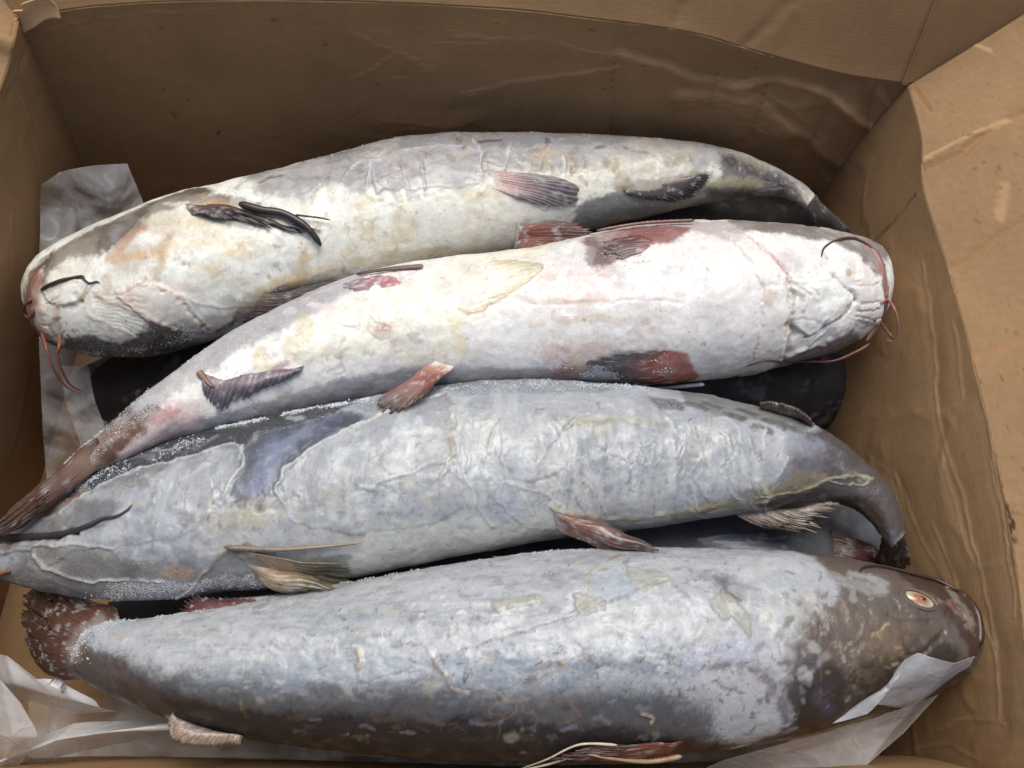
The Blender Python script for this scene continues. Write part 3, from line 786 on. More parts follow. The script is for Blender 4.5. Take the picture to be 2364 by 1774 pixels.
# dark head sides
S.poly([(40, 660), (66, 590), (110, 540), (260, 470), (430, 405), (470, 415), (400, 440), (330, 470), (240, 540), (170, 560), (110, 590), (88, 640)], (82, 66, 56), .92, 16, 14)
S.poly([(90, 740), (140, 735), (190, 725), (260, 738), (330, 700), (390, 690), (450, 722), (520, 690), (560, 720), (440, 790), (300, 810), (150, 800)], (66, 62, 58), .92, 13, 11, frost=.45)
S.poly([(380, 700), (330, 650), (420, 690), (470, 720), (520, 680), (480, 640), (560, 640), (600, 700), (470, 760)], (128, 124, 118), .5, 20, 12, frost=.4)
S.poly([(250, 520), (330, 470), (380, 460), (400, 500), (350, 560), (290, 600), (240, 580)], (176, 160, 146), .6, 20, 14)
for pts, r, c, a in (([(305, 492), (262, 530), (238, 556)], 10, (186, 128, 88), .75), ([(385, 490), (360, 520), (350, 560), (340, 600)], 9, (190, 140, 100), .6),
                     ([(250, 560), (310, 552), (350, 545)], 9, (206, 168, 120), .7), ([(400, 470), (450, 500), (480, 540)], 16, (214, 180, 120), .5),
                     ([(360, 545), (420, 530), (520, 540)], 12, (222, 196, 150), .5), ([(600, 620), (640, 600), (660, 560)], 16, (208, 172, 120), .65),
                     ([(655, 540), (650, 600)], 9, (214, 178, 110), .6), ([(560, 640), (640, 640), (680, 620)], 13, (190, 162, 120), .6),
                     ([(880, 470), (890, 480)], 7, (214, 170, 90), .5), ([(800, 430), (805, 500)], 8, (218, 205, 170), .5), ([(860, 430), (862, 500)], 8, (218, 205, 170), .5), ([(1010, 420), (1040, 425)], 14, (226, 210, 140), .6),
                     ([(1060, 415), (1075, 425)], 12, (226, 212, 150), .5), ([(1330, 350), (1350, 400)], 16, (168, 150, 112), .6), ([(1310, 355), (1330, 362)], 9, (120, 100, 74), .7), ([(1355, 395), (1365, 420)], 12, (150, 132, 96), .6), ([(1330, 400), (1345, 406)], 8, (140, 122, 90), .5),
                     ([(1370, 370), (1410, 360)], 11, (150, 134, 106), .6), ([(1440, 350), (1480, 345)], 10, (170, 152, 110), .5), ([(1235, 345), (1240, 365)], 9, (150, 126, 92), .7), ([(1180, 360), (1150, 372)], 9, (190, 172, 140), .5)):
    S.stroke(pts, r, c, a, .8, .6)
S.poly([(392, 425), (430, 412), (480, 425), (560, 436), (650, 472), (690, 500), (600, 502), (520, 494), (430, 470)], (86, 62, 54), .8, 9, 9)
S.poly([(440, 432), (480, 436), (510, 452), (470, 462), (440, 452)], (186, 146, 96), .8, 7, 7)
S.poly([(485, 700), (530, 655), (620, 610), (740, 578), (770, 600), (640, 690), (520, 730)], (96, 84, 82), .85, 10, 9)
S.poly([(1048, 370), (1130, 372), (1250, 400), (1240, 446), (1150, 440), (1080, 412)], (186, 150, 142), .7, 6, 4)
S.poly([(1330, 405), (1400, 390), (1535, 372), (1525, 420), (1450, 438), (1360, 425)], (92, 78, 72), .6, 8, 6)
# bluish rib bands under the skin
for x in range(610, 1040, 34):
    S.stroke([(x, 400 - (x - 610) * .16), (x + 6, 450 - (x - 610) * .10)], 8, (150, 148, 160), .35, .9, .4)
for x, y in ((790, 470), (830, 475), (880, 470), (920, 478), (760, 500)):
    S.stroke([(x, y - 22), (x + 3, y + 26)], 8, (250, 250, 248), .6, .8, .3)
# pink gill folds and jaw lines
for pts, r, c, a, h in (([(300, 610), (340, 622), (400, 655), (460, 718)], 5, (190, 128, 112), .9, .0012), ([(310, 605), (290, 625), (262, 640)], 4, (178, 112, 84), .8, -.0008),
                        ([(210, 640), (270, 665), (330, 690), (380, 712)], 6, (208, 168, 152), .7, .0010), ([(188, 680), (240, 700), (300, 730)], 5, (222, 196, 178), .7, .0009),
                        ([(330, 610), (380, 640), (450, 660), (540, 660), (620, 640)], 4, (176, 160, 148), .7, .0006), ([(345, 560), (330, 600), (318, 615)], 5, (186, 132, 110), .7, -.0008),
                        ([(105, 630), (130, 620), (170, 612)], 5, (150, 130, 116), .5, -.0010), ([(165, 640), (175, 655), (160, 665), (150, 668)], 6, (92, 80, 70), .9, -.0018), ([(195, 612), (182, 640), (172, 655)], 3.5, (130, 112, 98), .8, -.0012),
                        ([(100, 655), (130, 645)], 3, (150, 126, 108), .6, -.0008), ([(128, 690), (112, 705), (120, 725)], 6, (130, 86, 68), .7, -.0008),
                        ([(128, 658), (120, 672)], 9, (206, 160, 124), .7, 0), ([(66, 620), (60, 650), (64, 690), (85, 720)], 8, (160, 108, 96), .9, -.0008), ([(92, 585), (80, 620), (76, 660)], 5, (176, 122, 100), .8, .0012),
                        ([(96, 588), (86, 612)], 7, (190, 124, 92), .7, 0), ([(140, 762), (170, 776), (205, 786)], 8, (196, 120, 84), .95, .0008), ([(255, 645), (340, 690), (420, 725)], 3.5, (196, 158, 142), .5, .0008),
                        ([(370, 610), (420, 620)], 20, (212, 178, 168), .5, 0), ([(270, 655), (330, 665)], 24, (222, 196, 188), .5, 0)):
    S.stroke(pts, r * .8, c, a * .75, .8, .6, disp=h * .6)
S.poly([(110, 610), (185, 598), (210, 610), (180, 650), (150, 668), (110, 655), (95, 635)], None, 0, 6, 4, disp=.0014, edge=(3, (160, 138, 122), .5, -.0012))
S.poly([(250, 640), (310, 606), (400, 655), (465, 722), (400, 720), (320, 690)], (226, 206, 198), .35, 8, 6, disp=.0012, edge=(3.5, (196, 150, 134), .6, -.0008))
S.poly([(66, 600), (90, 580), (96, 640), (100, 700), (90, 730), (62, 690)], (176, 128, 112), .5, 10, 6, disp=.0012)
for k in range(9):                                        # fan of fine throat wrinkles
    S.stroke([(200 + k * 3, 640 + k * 7), (260 + k * 4, 640 + k * 10), (310 + k * 2, 642 + k * 12)], 1.6, (176, 152, 138), .35, .6, .2, disp=-.0004)
for k in range(7): S.stroke([(208 + k * 8, 575 + k * 2), (200 + k * 6, 606)], 1.5, (170, 150, 138), .35, .6, .2, disp=-.0003)
# glaze sheets with raised rims on the flank
S.poly([(800, 345), (830, 330), (1000, 312), (1040, 330), (1040, 398), (960, 405), (820, 410)], (176, 172, 180), .35, 6, 5, disp=.0004, edge=(3, (206, 202, 206), .7, .0006))
for pts in ([(1022, 300), (1036, 330), (1040, 380)], [(1100, 310), (1094, 345), (1085, 370)], [(1190, 315), (1170, 350), (1165, 366)], [(800, 350), (796, 400)], [(870, 338), (874, 400), (880, 425)], [(910, 335), (916, 405)], [(1215, 330), (1222, 395)], [(820, 345), (770, 355), (740, 385)]):
    S.stroke(pts, 2.6, (214, 212, 214), .65, .6, .3, disp=.0007)
for pts in ([(700, 352), (735, 348)], [(800, 330), (820, 322)], [(990, 300), (1005, 312), (1002, 318)], [(1050, 330), (1048, 345), (1055, 350)], [(560, 395), (610, 380)], [(1185, 312), (1180, 300)], [(1290, 318), (1350, 322)], [(1350, 325), (1400, 330)], [(1040, 305), (1080, 303)]):
    S.stroke(pts, 5, (74, 66, 64), .75, .7, .7)
S.mottle((140, 112, 86), 130, .70, .78, .5, 31); S.mottle((200, 168, 124), 60, .68, .78, .4, 32)
S.scatter(260, (300, 1600, 300, 600), [(150, 118, 84), (110, 92, 80), (196, 170, 128)], (.8, 2.4), (0, 6), None, .55)
S.scatter(90, (560, 1500, 300, 400), [(110, 104, 106), (196, 192, 194), (150, 130, 104)], (2, 7), (6, 34), .1, .45)
S.scatter(120, (300, 1100, 430, 600), [(252, 252, 248), (228, 210, 176)], (5, 14), (6, 40), 0, .45)
S.scatter(120, (120, 480, 700, 780), [(48, 44, 42), (170, 170, 172)], (1, 3), (0, 8), None, .5)
S.veins((170, 148, 124), 26, .012, .35, 12, disp=-.0003)
S.mottle((226, 214, 196), 30, .5, .68, .3, 35); S.mottle((206, 202, 204), 45, .56, .72, .3, 36)
S.d += (fbm(S.p, 60, 3, 5) - .5) * .0022 + (fbm(S.p, 220, 3, 6) - .5) * .0006
S.frost = np.clip(S.frost + .03 + .25 * (fbm(S.p, 30, 3, 8) - .5), 0, 1)

# ---- pinkish white belly-up fish
S.c *= .98
S = F2
S.c[:] = lin((247, 243, 242))
S.mottle((228, 218, 220), 14, .5, .75, .4, 1); S.mottle((250, 246, 244), 13, .5, .68, .7, 2)
S.poly([(1030, 540), (1180, 530), (1170, 590), (1100, 640), (1040, 680), (1000, 720), (990, 770), (900, 800), (850, 760), (700, 780), (600, 790), (640, 720), (800, 640), (900, 620), (960, 570)], (243, 236, 216), .7, 24, 18)
S.poly([(640, 740), (760, 640), (900, 600), (1000, 600), (1010, 690), (900, 760), (760, 770)], (248, 243, 228), .6, 24, 18)
# grey frosty flanks
S.poly([(100, 1080), (180, 955), (330, 830), (520, 700), (740, 600), (800, 590), (760, 635), (600, 715), (460, 790), (350, 880), (260, 950), (200, 1010)], (160, 156, 164), .8, 14, 10, frost=.45)
S.poly([(240, 1010), (380, 900), (470, 900), (640, 850), (820, 800), (960, 790), (1180, 800), (1340, 790), (1400, 800), (1400, 870), (900, 880), (500, 950), (300, 1010)], (158, 155, 166), .85, 14, 10, frost=.25)
S.poly([(1640, 870), (1700, 770), (1790, 735), (1850, 705), (1900, 720), (1830, 800), (1700, 840)], (92, 84, 84), .85, 12, 10)
S.poly([(1500, 850), (1620, 800), (1720, 790), (1660, 850)], (126, 124, 132), .8, 16, 10)
S.poly([(1560, 475), (1700, 480), (1860, 505), (1930, 560), (1900, 590), (1850, 545), (1780, 520), (1680, 505), (1600, 500)], (112, 98, 92), .85, 12, 10)
S.poly([(1270, 500), (1350, 490), (1520, 478), (1640, 485), (1590, 530), (1480, 500), (1400, 520), (1290, 560)], (176, 160, 164), .7, 14, 10)
S.poly([(360, 870), (440, 850), (450, 890), (400, 930), (300, 985), (230, 1015), (250, 960)], (196, 168, 172), .7, 18, 12)
# brown bony tail root
S.poly([(110, 1080), (150, 1000), (240, 930), (320, 880), (330, 895), (290, 945), (230, 1000), (170, 1050)], (108, 76, 58), .92, 10, 8)
S.stroke([(150, 1020), (220, 965), (300, 900)], 6, (150, 104, 76), .7, .8, .4); S.stroke([(165, 1035), (240, 975)], 4, (70, 44, 34), .8, .7, .4)
S.poly([(100, 1090), (120, 1000), (200, 935), (300, 880), (345, 885), (330, 915), (270, 960), (230, 1010), (170, 1060)], (104, 72, 56), .85, 16, 12)
# red-brown blushes
for pts, r, c, a in (([(1190, 765), (1240, 758), (1300, 750)], 18, (206, 110, 100), .3), ([(1180, 600), (1230, 590)], 9, (214, 120, 110), .3), ([(1270, 640), (1300, 650)], 9, (214, 130, 124), .35),
                     ([(1215, 800), (1280, 790)], 16, (150, 96, 104), .5), ([(1060, 800), (1120, 815)], 14, (160, 120, 128), .4), ([(822, 712), (834, 714)], 12, (196, 150, 140), .8), ([(828, 708), (830, 714)], 4, (150, 96, 90), .8),
                     ([(330, 905), (380, 890)], 13, (186, 120, 120), .6), ([(640, 770), (590, 800)], 9, (176, 84, 92), .6), ([(1300, 575), (1330, 600)], 18, (150, 140, 142), .4),
                     ([(985, 690), (1000, 760)], 10, (240, 220, 160), .6), ([(560, 765), (580, 800)], 18, (216, 200, 168), .7), ([(650, 690), (660, 720)], 16, (210, 196, 160), .7), ([(620, 740), (640, 760)], 12, (214, 200, 166), .6),
                     ([(1150, 700), (1260, 690), (1400, 695)], 7, (206, 182, 140), .45), ([(1040, 640), (1120, 645), (1280, 655)], 6, (196, 170, 140), .5), ([(1240, 770), (1250, 800)], 12, (226, 212, 160), .4)):
    S.stroke(pts, r, c, a, .9, .8, nf=260)
S.poly([(1160, 740), (1330, 725), (1340, 790), (1200, 830)], (196, 96, 90), .22, 8, 42, nf=620)
S.poly([(1150, 560), (1260, 560), (1330, 620), (1240, 680), (1170, 640)], (214, 130, 124), .22, 12, 48, nf=420, seed=4)
# dark red fins frozen flat against the belly edges, chin and throat plates
S.poly([(1258, 520), (1300, 503), (1400, 490), (1490, 490), (1470, 520), (1390, 535), (1340, 560), (1290, 578)], (138, 68, 66), .85, 12, 9)
S.poly([(1262, 515), (1310, 505), (1340, 530), (1310, 575), (1280, 575)], (104, 92, 90), .7, 12, 10, frost=.4)
S.poly([(1350, 775), (1420, 752), (1490, 765), (1512, 812), (1450, 838), (1360, 835)], (182, 92, 74), .9, 9, 8)
S.poly([(1230, 815), (1300, 772), (1370, 758), (1400, 775), (1370, 815), (1300, 838)], (108, 100, 98), .85, 14, 12, frost=.5)
S.poly([(1705, 605), (1790, 592), (1846, 636), (1805, 692), (1745, 728), (1712, 700)], None, 0, 5, 3, disp=.0016, edge=(3.5, (176, 156, 142), .55, -.0012))
S.poly([(1850, 560), (1905, 600), (1910, 650), (1895, 700), (1855, 690), (1850, 640)], None, 0, 8, 4, disp=.0014)
S.poly([(1560, 500), (1610, 505), (1705, 590), (1700, 700), (1690, 770), (1630, 830), (1590, 830), (1640, 740), (1650, 620)], (232, 224, 220), .5, 12, 6, disp=.0010, edge=(4, (206, 168, 160), .5, -.0008))
# line of the belly, mouth folds, lips
for pts, r, c, a, h in (([(1010, 668), (1120, 655), (1260, 655), (1400, 650), (1480, 655)], 2.4, (200, 186, 178), .4, -.0003), ([(1168, 575), (1120, 620), (1040, 668), (990, 672)], 3.5, (214, 190, 120), .8, .0008),
                        ([(1600, 500), (1640, 530), (1690, 580), (1712, 600)], 4, (206, 150, 138), .8, -.0012), ([(1700, 610), (1708, 660), (1712, 700), (1700, 760), (1680, 800), (1640, 830)], 6, (196, 172, 156), .7, -.0014),
                        ([(1800, 600), (1830, 622), (1848, 638)], 3, (150, 128, 116), .8, -.0018), ([(1848, 640), (1838, 665), (1800, 695), (1740, 730)], 3.5, (184, 160, 140), .8, -.0018), ([(1838, 632), (1846, 645)], 4, (84, 64, 52), .9, -.0012),
                        ([(1770, 575), (1800, 597)], 3, (160, 140, 128), .6, -.0012), ([(1740, 560), (1790, 590)], 12, (250, 248, 242), .5, .0016), ([(1770, 620), (1800, 640), (1790, 670)], 22, (250, 250, 244), .6, .0022),
                        ([(1700, 620), (1740, 640), (1700, 680)], 24, (246, 244, 238), .5, .0014), ([(1850, 575), (1870, 630), (1868, 690)], 14, (230, 216, 208), .6, .0010),
                        ([(1892, 545), (1910, 585), (1917, 630), (1914, 670), (1900, 700)], 9, (150, 96, 90), .85, -.0006), ([(1876, 535), (1898, 565), (1905, 600)], 6, (188, 112, 96), .8, .0008), ([(1870, 560), (1890, 590)], 6, (140, 92, 96), .6, -.0008),
                        ([(1872, 740), (1886, 722), (1900, 700)], 8, (206, 108, 76), .95, .0010), ([(1878, 735), (1890, 712)], 3, (150, 60, 44), .9, -.0008),
                        ([(1860, 656), (1900, 652)], 2.5, (176, 140, 130), .7, -.0008), ([(1855, 670), (1895, 668)], 2.5, (170, 136, 128), .7, -.0008), ([(1850, 684), (1880, 690), (1905, 686)], 2.5, (160, 124, 116), .7, -.0008), ([(1855, 622), (1895, 612)], 2, (180, 146, 136), .6, -.0006), ([(1860, 700), (1890, 700)], 2, (160, 130, 120), .6, -.0006),
                        ([(1780, 690), (1760, 720), (1745, 740)], 4, (206, 196, 160), .6, .0008), ([(1700, 770), (1730, 755), (1780, 745)], 6, (214, 196, 188), .6, .0012), ([(1690, 800), (1720, 770), (1760, 740)], 3, (190, 158, 154), .6, -.0010), ([(1790, 710), (1720, 760), (1660, 790)], 3, (200, 186, 180), .6, .0010),
                        ([(1695, 735), (1690, 765)], 5, (250, 250, 250), .6, .0012), ([(1706, 700), (1720, 720)], 8, (176, 156, 146), .6, -.0010), ([(1716, 640), (1730, 650)], 5, (150, 130, 112), .5, -.0008), ([(1735, 612), (1760, 640)], 3, (206, 178, 170), .5, -.0006), ([(1700, 605), (1720, 618), (1745, 640)], 4, (190, 158, 150), .6, -.001),
                        ([(1660, 620), (1720, 615), (1790, 610)], 2, (214, 204, 200), .5, -.0005), ([(1700, 690), (1760, 690)], 2, (206, 192, 188), .5, -.0005)):
    S.stroke(pts, r, c, a, .7, .3, disp=h)
for u, v, r, c in ((1832, 587, 8, (190, 150, 84)), (1515, 746, 5, (90, 80, 74)), (1680, 598, 3, (190, 110, 60)), (1612, 623, 4, (200, 130, 90)), (1700, 692, 5, (196, 120, 70)), (1428, 667, 4, (190, 160, 110)), (1405, 712, 6, (220, 200, 150)), (1660, 640, 14, (206, 180, 168)), (1784, 558, 3, (80, 70, 66)), (1527, 583, 4, (200, 140, 100)), (1733, 676, 4, (200, 150, 140)), (1260, 690, 3, (150, 120, 90)), (1545, 820, 6, (120, 100, 90))):
    S.stroke([(u, v), (u + 2, v + r * .6)], r, c, .8, .6, .4)
S.stroke([(1700, 560), (1720, 575)], 20, (170, 150, 158), .5, .9, .6)
S.mottle((186, 150, 138), 120, .70, .78, .4, 41); S.mottle((230, 204, 196), 48, .66, .78, .35, 42)
S.scatter(220, (300, 1850, 520, 840), [(190, 140, 124), (206, 120, 110), (150, 120, 100)], (.8, 2.2), (0, 6), None, .5)
S.scatter(140, (560, 1640, 560, 800), [(252, 250, 250), (222, 206, 210)], (5, 14), (6, 50), 0, .45)
S.scatter(90, (300, 900, 700, 920), [(150, 142, 150), (206, 198, 190)], (3, 9), (6, 30), -.5, .4)
S.veins((190, 164, 158), 30, .012, .35, 13, disp=-.0004)
S.mottle((236, 228, 218), 30, .5, .68, .3, 45); S.mottle((206, 204, 206), 45, .58, .72, .3, 46)
S.d += (fbm(S.p, 55, 3, 15) - .5) * .0020 + (fbm(S.p, 240, 3, 16) - .5) * .0006
S.d += (fbm(S.p, 95, 3, 19) - .5) * .003 * sstep(.0, .05, S.UV[:, 0]) * sstep(.09, .05, S.UV[:, 0])
S.frost = np.clip(S.frost + .04 + .3 * (fbm(S.p, 28, 3, 18) - .5), 0, 1)

# ---- grey-blue glazed fish
S = F3
S.mottle((206, 206, 210), 20, .45, .68, .75, 1); S.mottle((166, 170, 182), 18, .5, .72, .5, 2); S.mottle((224, 222, 218), 34, .52, .7, .6, 3); S.mottle((190, 182, 166), 40, .66, .78, .3, 7)
# white belly strip
S.poly([(640, 1220), (800, 1130), (960, 1120), (1100, 1120), (1190, 1090), (1250, 1100), (1180, 1200), (1000, 1230), (800, 1270), (700, 1290)], (222, 220, 216), .8, 26, 16)
S.poly([(960, 1220), (1060, 1180), (1180, 1140), (1300, 1150), (1500, 1110), (1700, 1080), (1780, 1085), (1700, 1140), (1300, 1200), (1000, 1250)], (150, 148, 146), .75, 14, 10, frost=.35)
# dark frosty back on the head side and blue sheen painted into the skin colour
S.poly([(-60, 1150), (60, 1085), (240, 985), (430, 915), (700, 860), (820, 850), (700, 905), (560, 940), (530, 965), (440, 985), (300, 1035), (160, 1085), (40, 1140), (-40, 1180)], (50, 52, 58), .94, 14, 10, frost=.30)
S.poly([(510, 985), (560, 935), (660, 915), (740, 890), (790, 900), (700, 950), (640, 985), (610, 1030), (590, 1090), (540, 1110), (500, 1080)], (78, 82, 98), .85, 16, 14)
S.stroke([(600, 960), (580, 1010), (545, 1060)], 24, (146, 152, 180), .85, .9, .7); S.stroke([(650, 945), (720, 910)], 16, (138, 145, 174), .7, .9, .7); S.stroke([(480, 1000), (420, 1030)], 14, (156, 160, 178), .5, .9, .7)
S.stroke([(300, 1120), (340, 1100), (380, 1150)], 26, (182, 188, 208), .5, .9, .7)
S.poly([(760, 870), (960, 820), (1250, 810), (1380, 830), (1300, 850), (1100, 850), (930, 862), (800, 890)], (140, 145, 155), .9, 10, 8, frost=.5)
S.poly([(1480, 835), (1560, 850), (1700, 885), (1760, 915), (1740, 935), (1650, 915), (1540, 895), (1470, 875)], (120, 116, 112), .75, 14, 16, nf=150)
for u, v in ((1490, 872), (1440, 868), (1570, 895), (1630, 920), (1660, 905), (1700, 925), (1520, 870), (1600, 885)):
    S.stroke([(u, v), (u + 32, v + 10)], 9, (72, 70, 68), .7, .8, .9)
S.poly([(1390, 855), (1460, 860), (1480, 880), (1420, 885)], (100, 102, 106), .8, 8, 8, frost=.4)
# brown smooth tail end
S.poly([(1800, 900), (1765, 930), (1720, 960), (1705, 1000), (1730, 1040), (1660, 1060), (1640, 1085), (1750, 1110), (1900, 1200), (2000, 1200), (1960, 1050), (1880, 960)], (86, 76, 76), .95, 18, 16)
S.poly([(1700, 960), (1740, 940), (1790, 960), (1780, 1010), (1720, 1050), (1680, 1040)], (128, 122, 132), .7, 20, 18)
S.poly([(1780, 1080), (1850, 1070), (1900, 1090), (1935, 1180), (1900, 1190), (1850, 1120)], (66, 52, 46), .8, 14, 10)
S.stroke([(1860, 1095), (1890, 1130), (1915, 1170)], 9, (128, 104, 82), .7, .9, .5)
S.stroke([(1940, 1070), (1948, 1095), (1952, 1130)], 3.5, (196, 200, 210), .9, .5, .3)
# cream fold along the belly at the tail
S.poly([(1580, 1070), (1690, 1040), (1760, 1010), (1800, 1035), (1740, 1060), (1650, 1085), (1520, 1110), (1440, 1110)], (150, 138, 116), .8, 12, 10)
for pts, r, c, a, h in (([(1640, 1075), (1730, 1060), (1790, 1035), (1850, 1030), (1880, 1032)], 3.2, (190, 180, 156), .75, .0006), ([(1790, 1040), (1850, 1050), (1885, 1030)], 2.5, (186, 172, 152), .8, .0006), ([(1640, 1040), (1660, 1070), (1650, 1085)], 7, (206, 198, 176), .8, .0010), ([(1210, 1100), (1300, 1120), (1420, 1115), (1560, 1090)], 9, (196, 180, 140), .6, .0004), ([(1190, 1095), (1230, 1110)], 7, (210, 190, 150), .7, .0006)):
    S.stroke(pts, r, c, a, .7, .4, disp=h)
# ribs seen through the glaze
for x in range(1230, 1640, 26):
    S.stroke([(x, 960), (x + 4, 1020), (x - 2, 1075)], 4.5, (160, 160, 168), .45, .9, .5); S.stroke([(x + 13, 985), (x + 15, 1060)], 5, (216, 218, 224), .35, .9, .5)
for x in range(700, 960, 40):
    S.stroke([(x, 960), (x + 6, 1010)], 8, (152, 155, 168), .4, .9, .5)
# sheets of glaze with raised, curling rims
def glaze(pts, **k): S.poly(pts, (184, 186, 193), .45, 5, 4, disp=.0005, edge=(2.8, (214, 216, 220), .8, .0004), **k)
glaze([(130, 1105), (200, 1060), (290, 1015), (400, 990), (500, 957), (522, 970), (520, 1010), (490, 1045), (470, 1080), (450, 1120), (380, 1160), (250, 1180), (160, 1190), (90, 1230), (60, 1180)])
glaze([(610, 1090), (600, 1050), (620, 1010), (680, 960), (760, 920), (860, 880), (960, 850), (985, 852), (980, 885), (970, 910), (990, 935), (1000, 1100), (900, 1140), (760, 1150), (640, 1130)])
glaze([(1080, 905), (1105, 880), (1180, 868), (1280, 866), (1295, 885), (1240, 900), (1180, 970), (1160, 1040), (1090, 1040)])
for pts, r, c, a, h in (([(780, 1058), (850, 1035), (930, 1005), (985, 985)], 3, (226, 226, 226), .85, .0014), ([(960, 855), (990, 900), (975, 940), (985, 1000)], 5, (170, 152, 120), .75, .0008), ([(1040, 920), (1062, 895), (1085, 905), (1060, 940), (1055, 980)], 4, (190, 172, 134), .8, .0014), ([(1010, 915), (1000, 940)], 6, (176, 158, 118), .6, .0006),
                        ([(985, 900), (1010, 960), (1020, 1060), (1060, 1140)], 3, (220, 220, 216), .7, .0011), ([(1285, 868), (1298, 885), (1262, 895), (1235, 912), (1200, 945)], 4, (118, 116, 118), .8, -.0012), ([(1200, 945), (1170, 990), (1160, 1010)], 2.5, (216, 212, 206), .8, .0012), ([(1180, 905), (1240, 912), (1330, 905), (1420, 910)], 12, (206, 200, 186), .6, .0006), ([(1250, 918), (1340, 912), (1440, 920)], 6, (150, 140, 118), .6, .0),
                        ([(1170, 990), (1195, 1040), (1220, 1070)], 2.2, (214, 212, 210), .7, .0010), ([(1100, 1050), (1160, 1062), (1210, 1090)], 3, (190, 184, 176), .7, .0012), ([(1080, 1040), (1150, 1040), (1200, 1030)], 2.5, (140, 138, 140), .6, -.0010), ([(1020, 1040), (1060, 1042)], 2.2, (140, 138, 140), .6, -.0008), ([(1250, 1000), (1300, 1070)], 2.2, (206, 206, 210), .6, .0008), ([(1500, 960), (1520, 1000), (1500, 1040)], 2.4, (222, 222, 226), .7, .0008), ([(1700, 990), (1680, 1030), (1670, 1060)], 2.4, (206, 204, 206), .7, .0008), ([(1590, 985), (1600, 930), (1560, 900)], 2.4, (212, 212, 216), .6, .0008),
                        ([(850, 930), (890, 920), (905, 910)], 9, (226, 230, 238), .85, .0006), ([(720, 990), (760, 970), (790, 960)], 9, (220, 226, 238), .7, .0004), ([(1120, 1000), (1130, 1040)], 12, (212, 218, 230), .7, 0), ([(1090, 1080), (1110, 1100)], 14, (216, 222, 234), .7, 0), ([(1000, 990), (1010, 1010)], 8, (216, 224, 238), .6, 0),
                        ([(540, 1075), (570, 1085), (560, 1110), (500, 1110)], 16, (206, 196, 170), .7, .0010), ([(470, 1130), (560, 1120), (600, 1100)], 22, (212, 204, 186), .6, .0006), ([(500, 1075), (530, 1080)], 8, (110, 100, 92), .7, -.0012), ([(560, 1100), (600, 1098)], 7, (100, 92, 86), .6, -.0010)):
    S.stroke(pts, r, c, a, .7, .4, disp=h * .5)
# head: bony plates, gill line, orange-brown spots, frosty lower jaw
S.poly([(-60, 1190), (100, 1180), (200, 1200), (350, 1220), (440, 1230), (440, 1260), (380, 1320), (200, 1330), (0, 1290)], (140, 138, 138), .75, 14, 14, frost=.3)
S.poly([(120, 1290), (240, 1255), (330, 1250), (420, 1260), (600, 1230), (740, 1255), (700, 1290), (450, 1310), (200, 1320)], (112, 110, 108), .85, 10, 10, frost=.45)
for pts, r, c, a, h in (([(80, 1180), (70, 1205), (100, 1225), (150, 1245), (200, 1255), (300, 1252), (350, 1255)], 3.5, (212, 208, 206), .8, .0014), ([(440, 1240), (420, 1265), (380, 1290)], 3, (190, 180, 120), .8, .0012), ([(445, 1235), (475, 1200), (520, 1175)], 5, (206, 184, 150), .7, .0012),
                        ([(120, 1095), (150, 1085), (175, 1075)], 11, (150, 96, 66), .85, .0006), ([(80, 1120), (110, 1105)], 9, (130, 84, 60), .7, .0), ([(95, 1122), (130, 1112)], 5, (226, 216, 196), .8, .0008), ([(70, 1215), (120, 1225)], 14, (220, 212, 200), .7, .0008), ([(370, 1235), (400, 1240)], 14, (196, 150, 120), .6, .0), ([(430, 1090), (400, 1140), (385, 1170)], 3, (150, 138, 138), .6, -.0006), ([(460, 1080), (450, 1110)], 10, (226, 220, 210), .7, .001), ([(330, 1040), (390, 1030), (450, 1000)], 8, (214, 216, 220), .5, .0006), ([(0, 1185), (30, 1180)], 10, (206, 186, 178), .6, 0), ([(540, 1190), (570, 1215), (590, 1240)], 18, (176, 124, 94), .8, .0004), ([(620, 1250), (700, 1262)], 12, (182, 180, 172), .6, .0), ([(480, 1240), (560, 1235)], 12, (208, 210, 214), .6, .0004)):
    S.stroke(pts, r, c, a, .7, .5, disp=h)
S.mottle((120, 116, 116), 100, .69, .78, .45, 51); S.mottle((200, 188, 164), 50, .67, .78, .35, 52); S.mottle((176, 181, 200), 30, .62, .74, .5, 53)
S.scatter(300, (60, 1750, 860, 1240), [(110, 104, 104), (90, 84, 84), (150, 130, 108)], (.8, 2.2), (0, 8), None, .55)
S.scatter(170, (150, 1650, 900, 1200), [(226, 228, 232), (150, 152, 162), (200, 192, 176)], (3, 9), (10, 46), .1, .45)
S.scatter(90, (950, 1700, 900, 1100), [(228, 230, 234), (140, 140, 146)], (1.2, 2.6), (14, 70), 1.3, .55, disp=.0005)
gz = S.mask_poly([(130, 1105), (400, 990), (520, 970), (620, 1010), (960, 850), (1300, 860), (1650, 950), (1600, 1080), (1000, 1120), (400, 1180)], 30)
S.veins((222, 224, 228), 26, .009, .55, 14, where=gz, disp=.0003); S.veins((120, 118, 120), 44, .010, .45, 15, where=gz, disp=-.0003); S.veins((214, 214, 214), 70, .015, .35, 16, where=gz)
S.mottle((150, 154, 164), 70, .5, .64, .4, 54, (2.2, .5, 1), where=gz); S.mottle((222, 224, 226), 60, .52, .66, .4, 55, (2.2, .5, 1), where=gz)
S.d += (fbm(S.p, 55, 3, 25) - .5) * .0024 + (fbm(S.p, 240, 3, 26) - .5) * .0008
S.frost = np.clip(S.frost + .06 + .3 * (fbm(S.p, 30, 3, 28) - .5), 0, 1)
S.frost[:] *= 1 - .8 * S.mask_poly([(1760, 930), (1700, 1000), (1640, 1085), (1900, 1200), (2000, 1200), (1960, 1050), (1860, 950)])

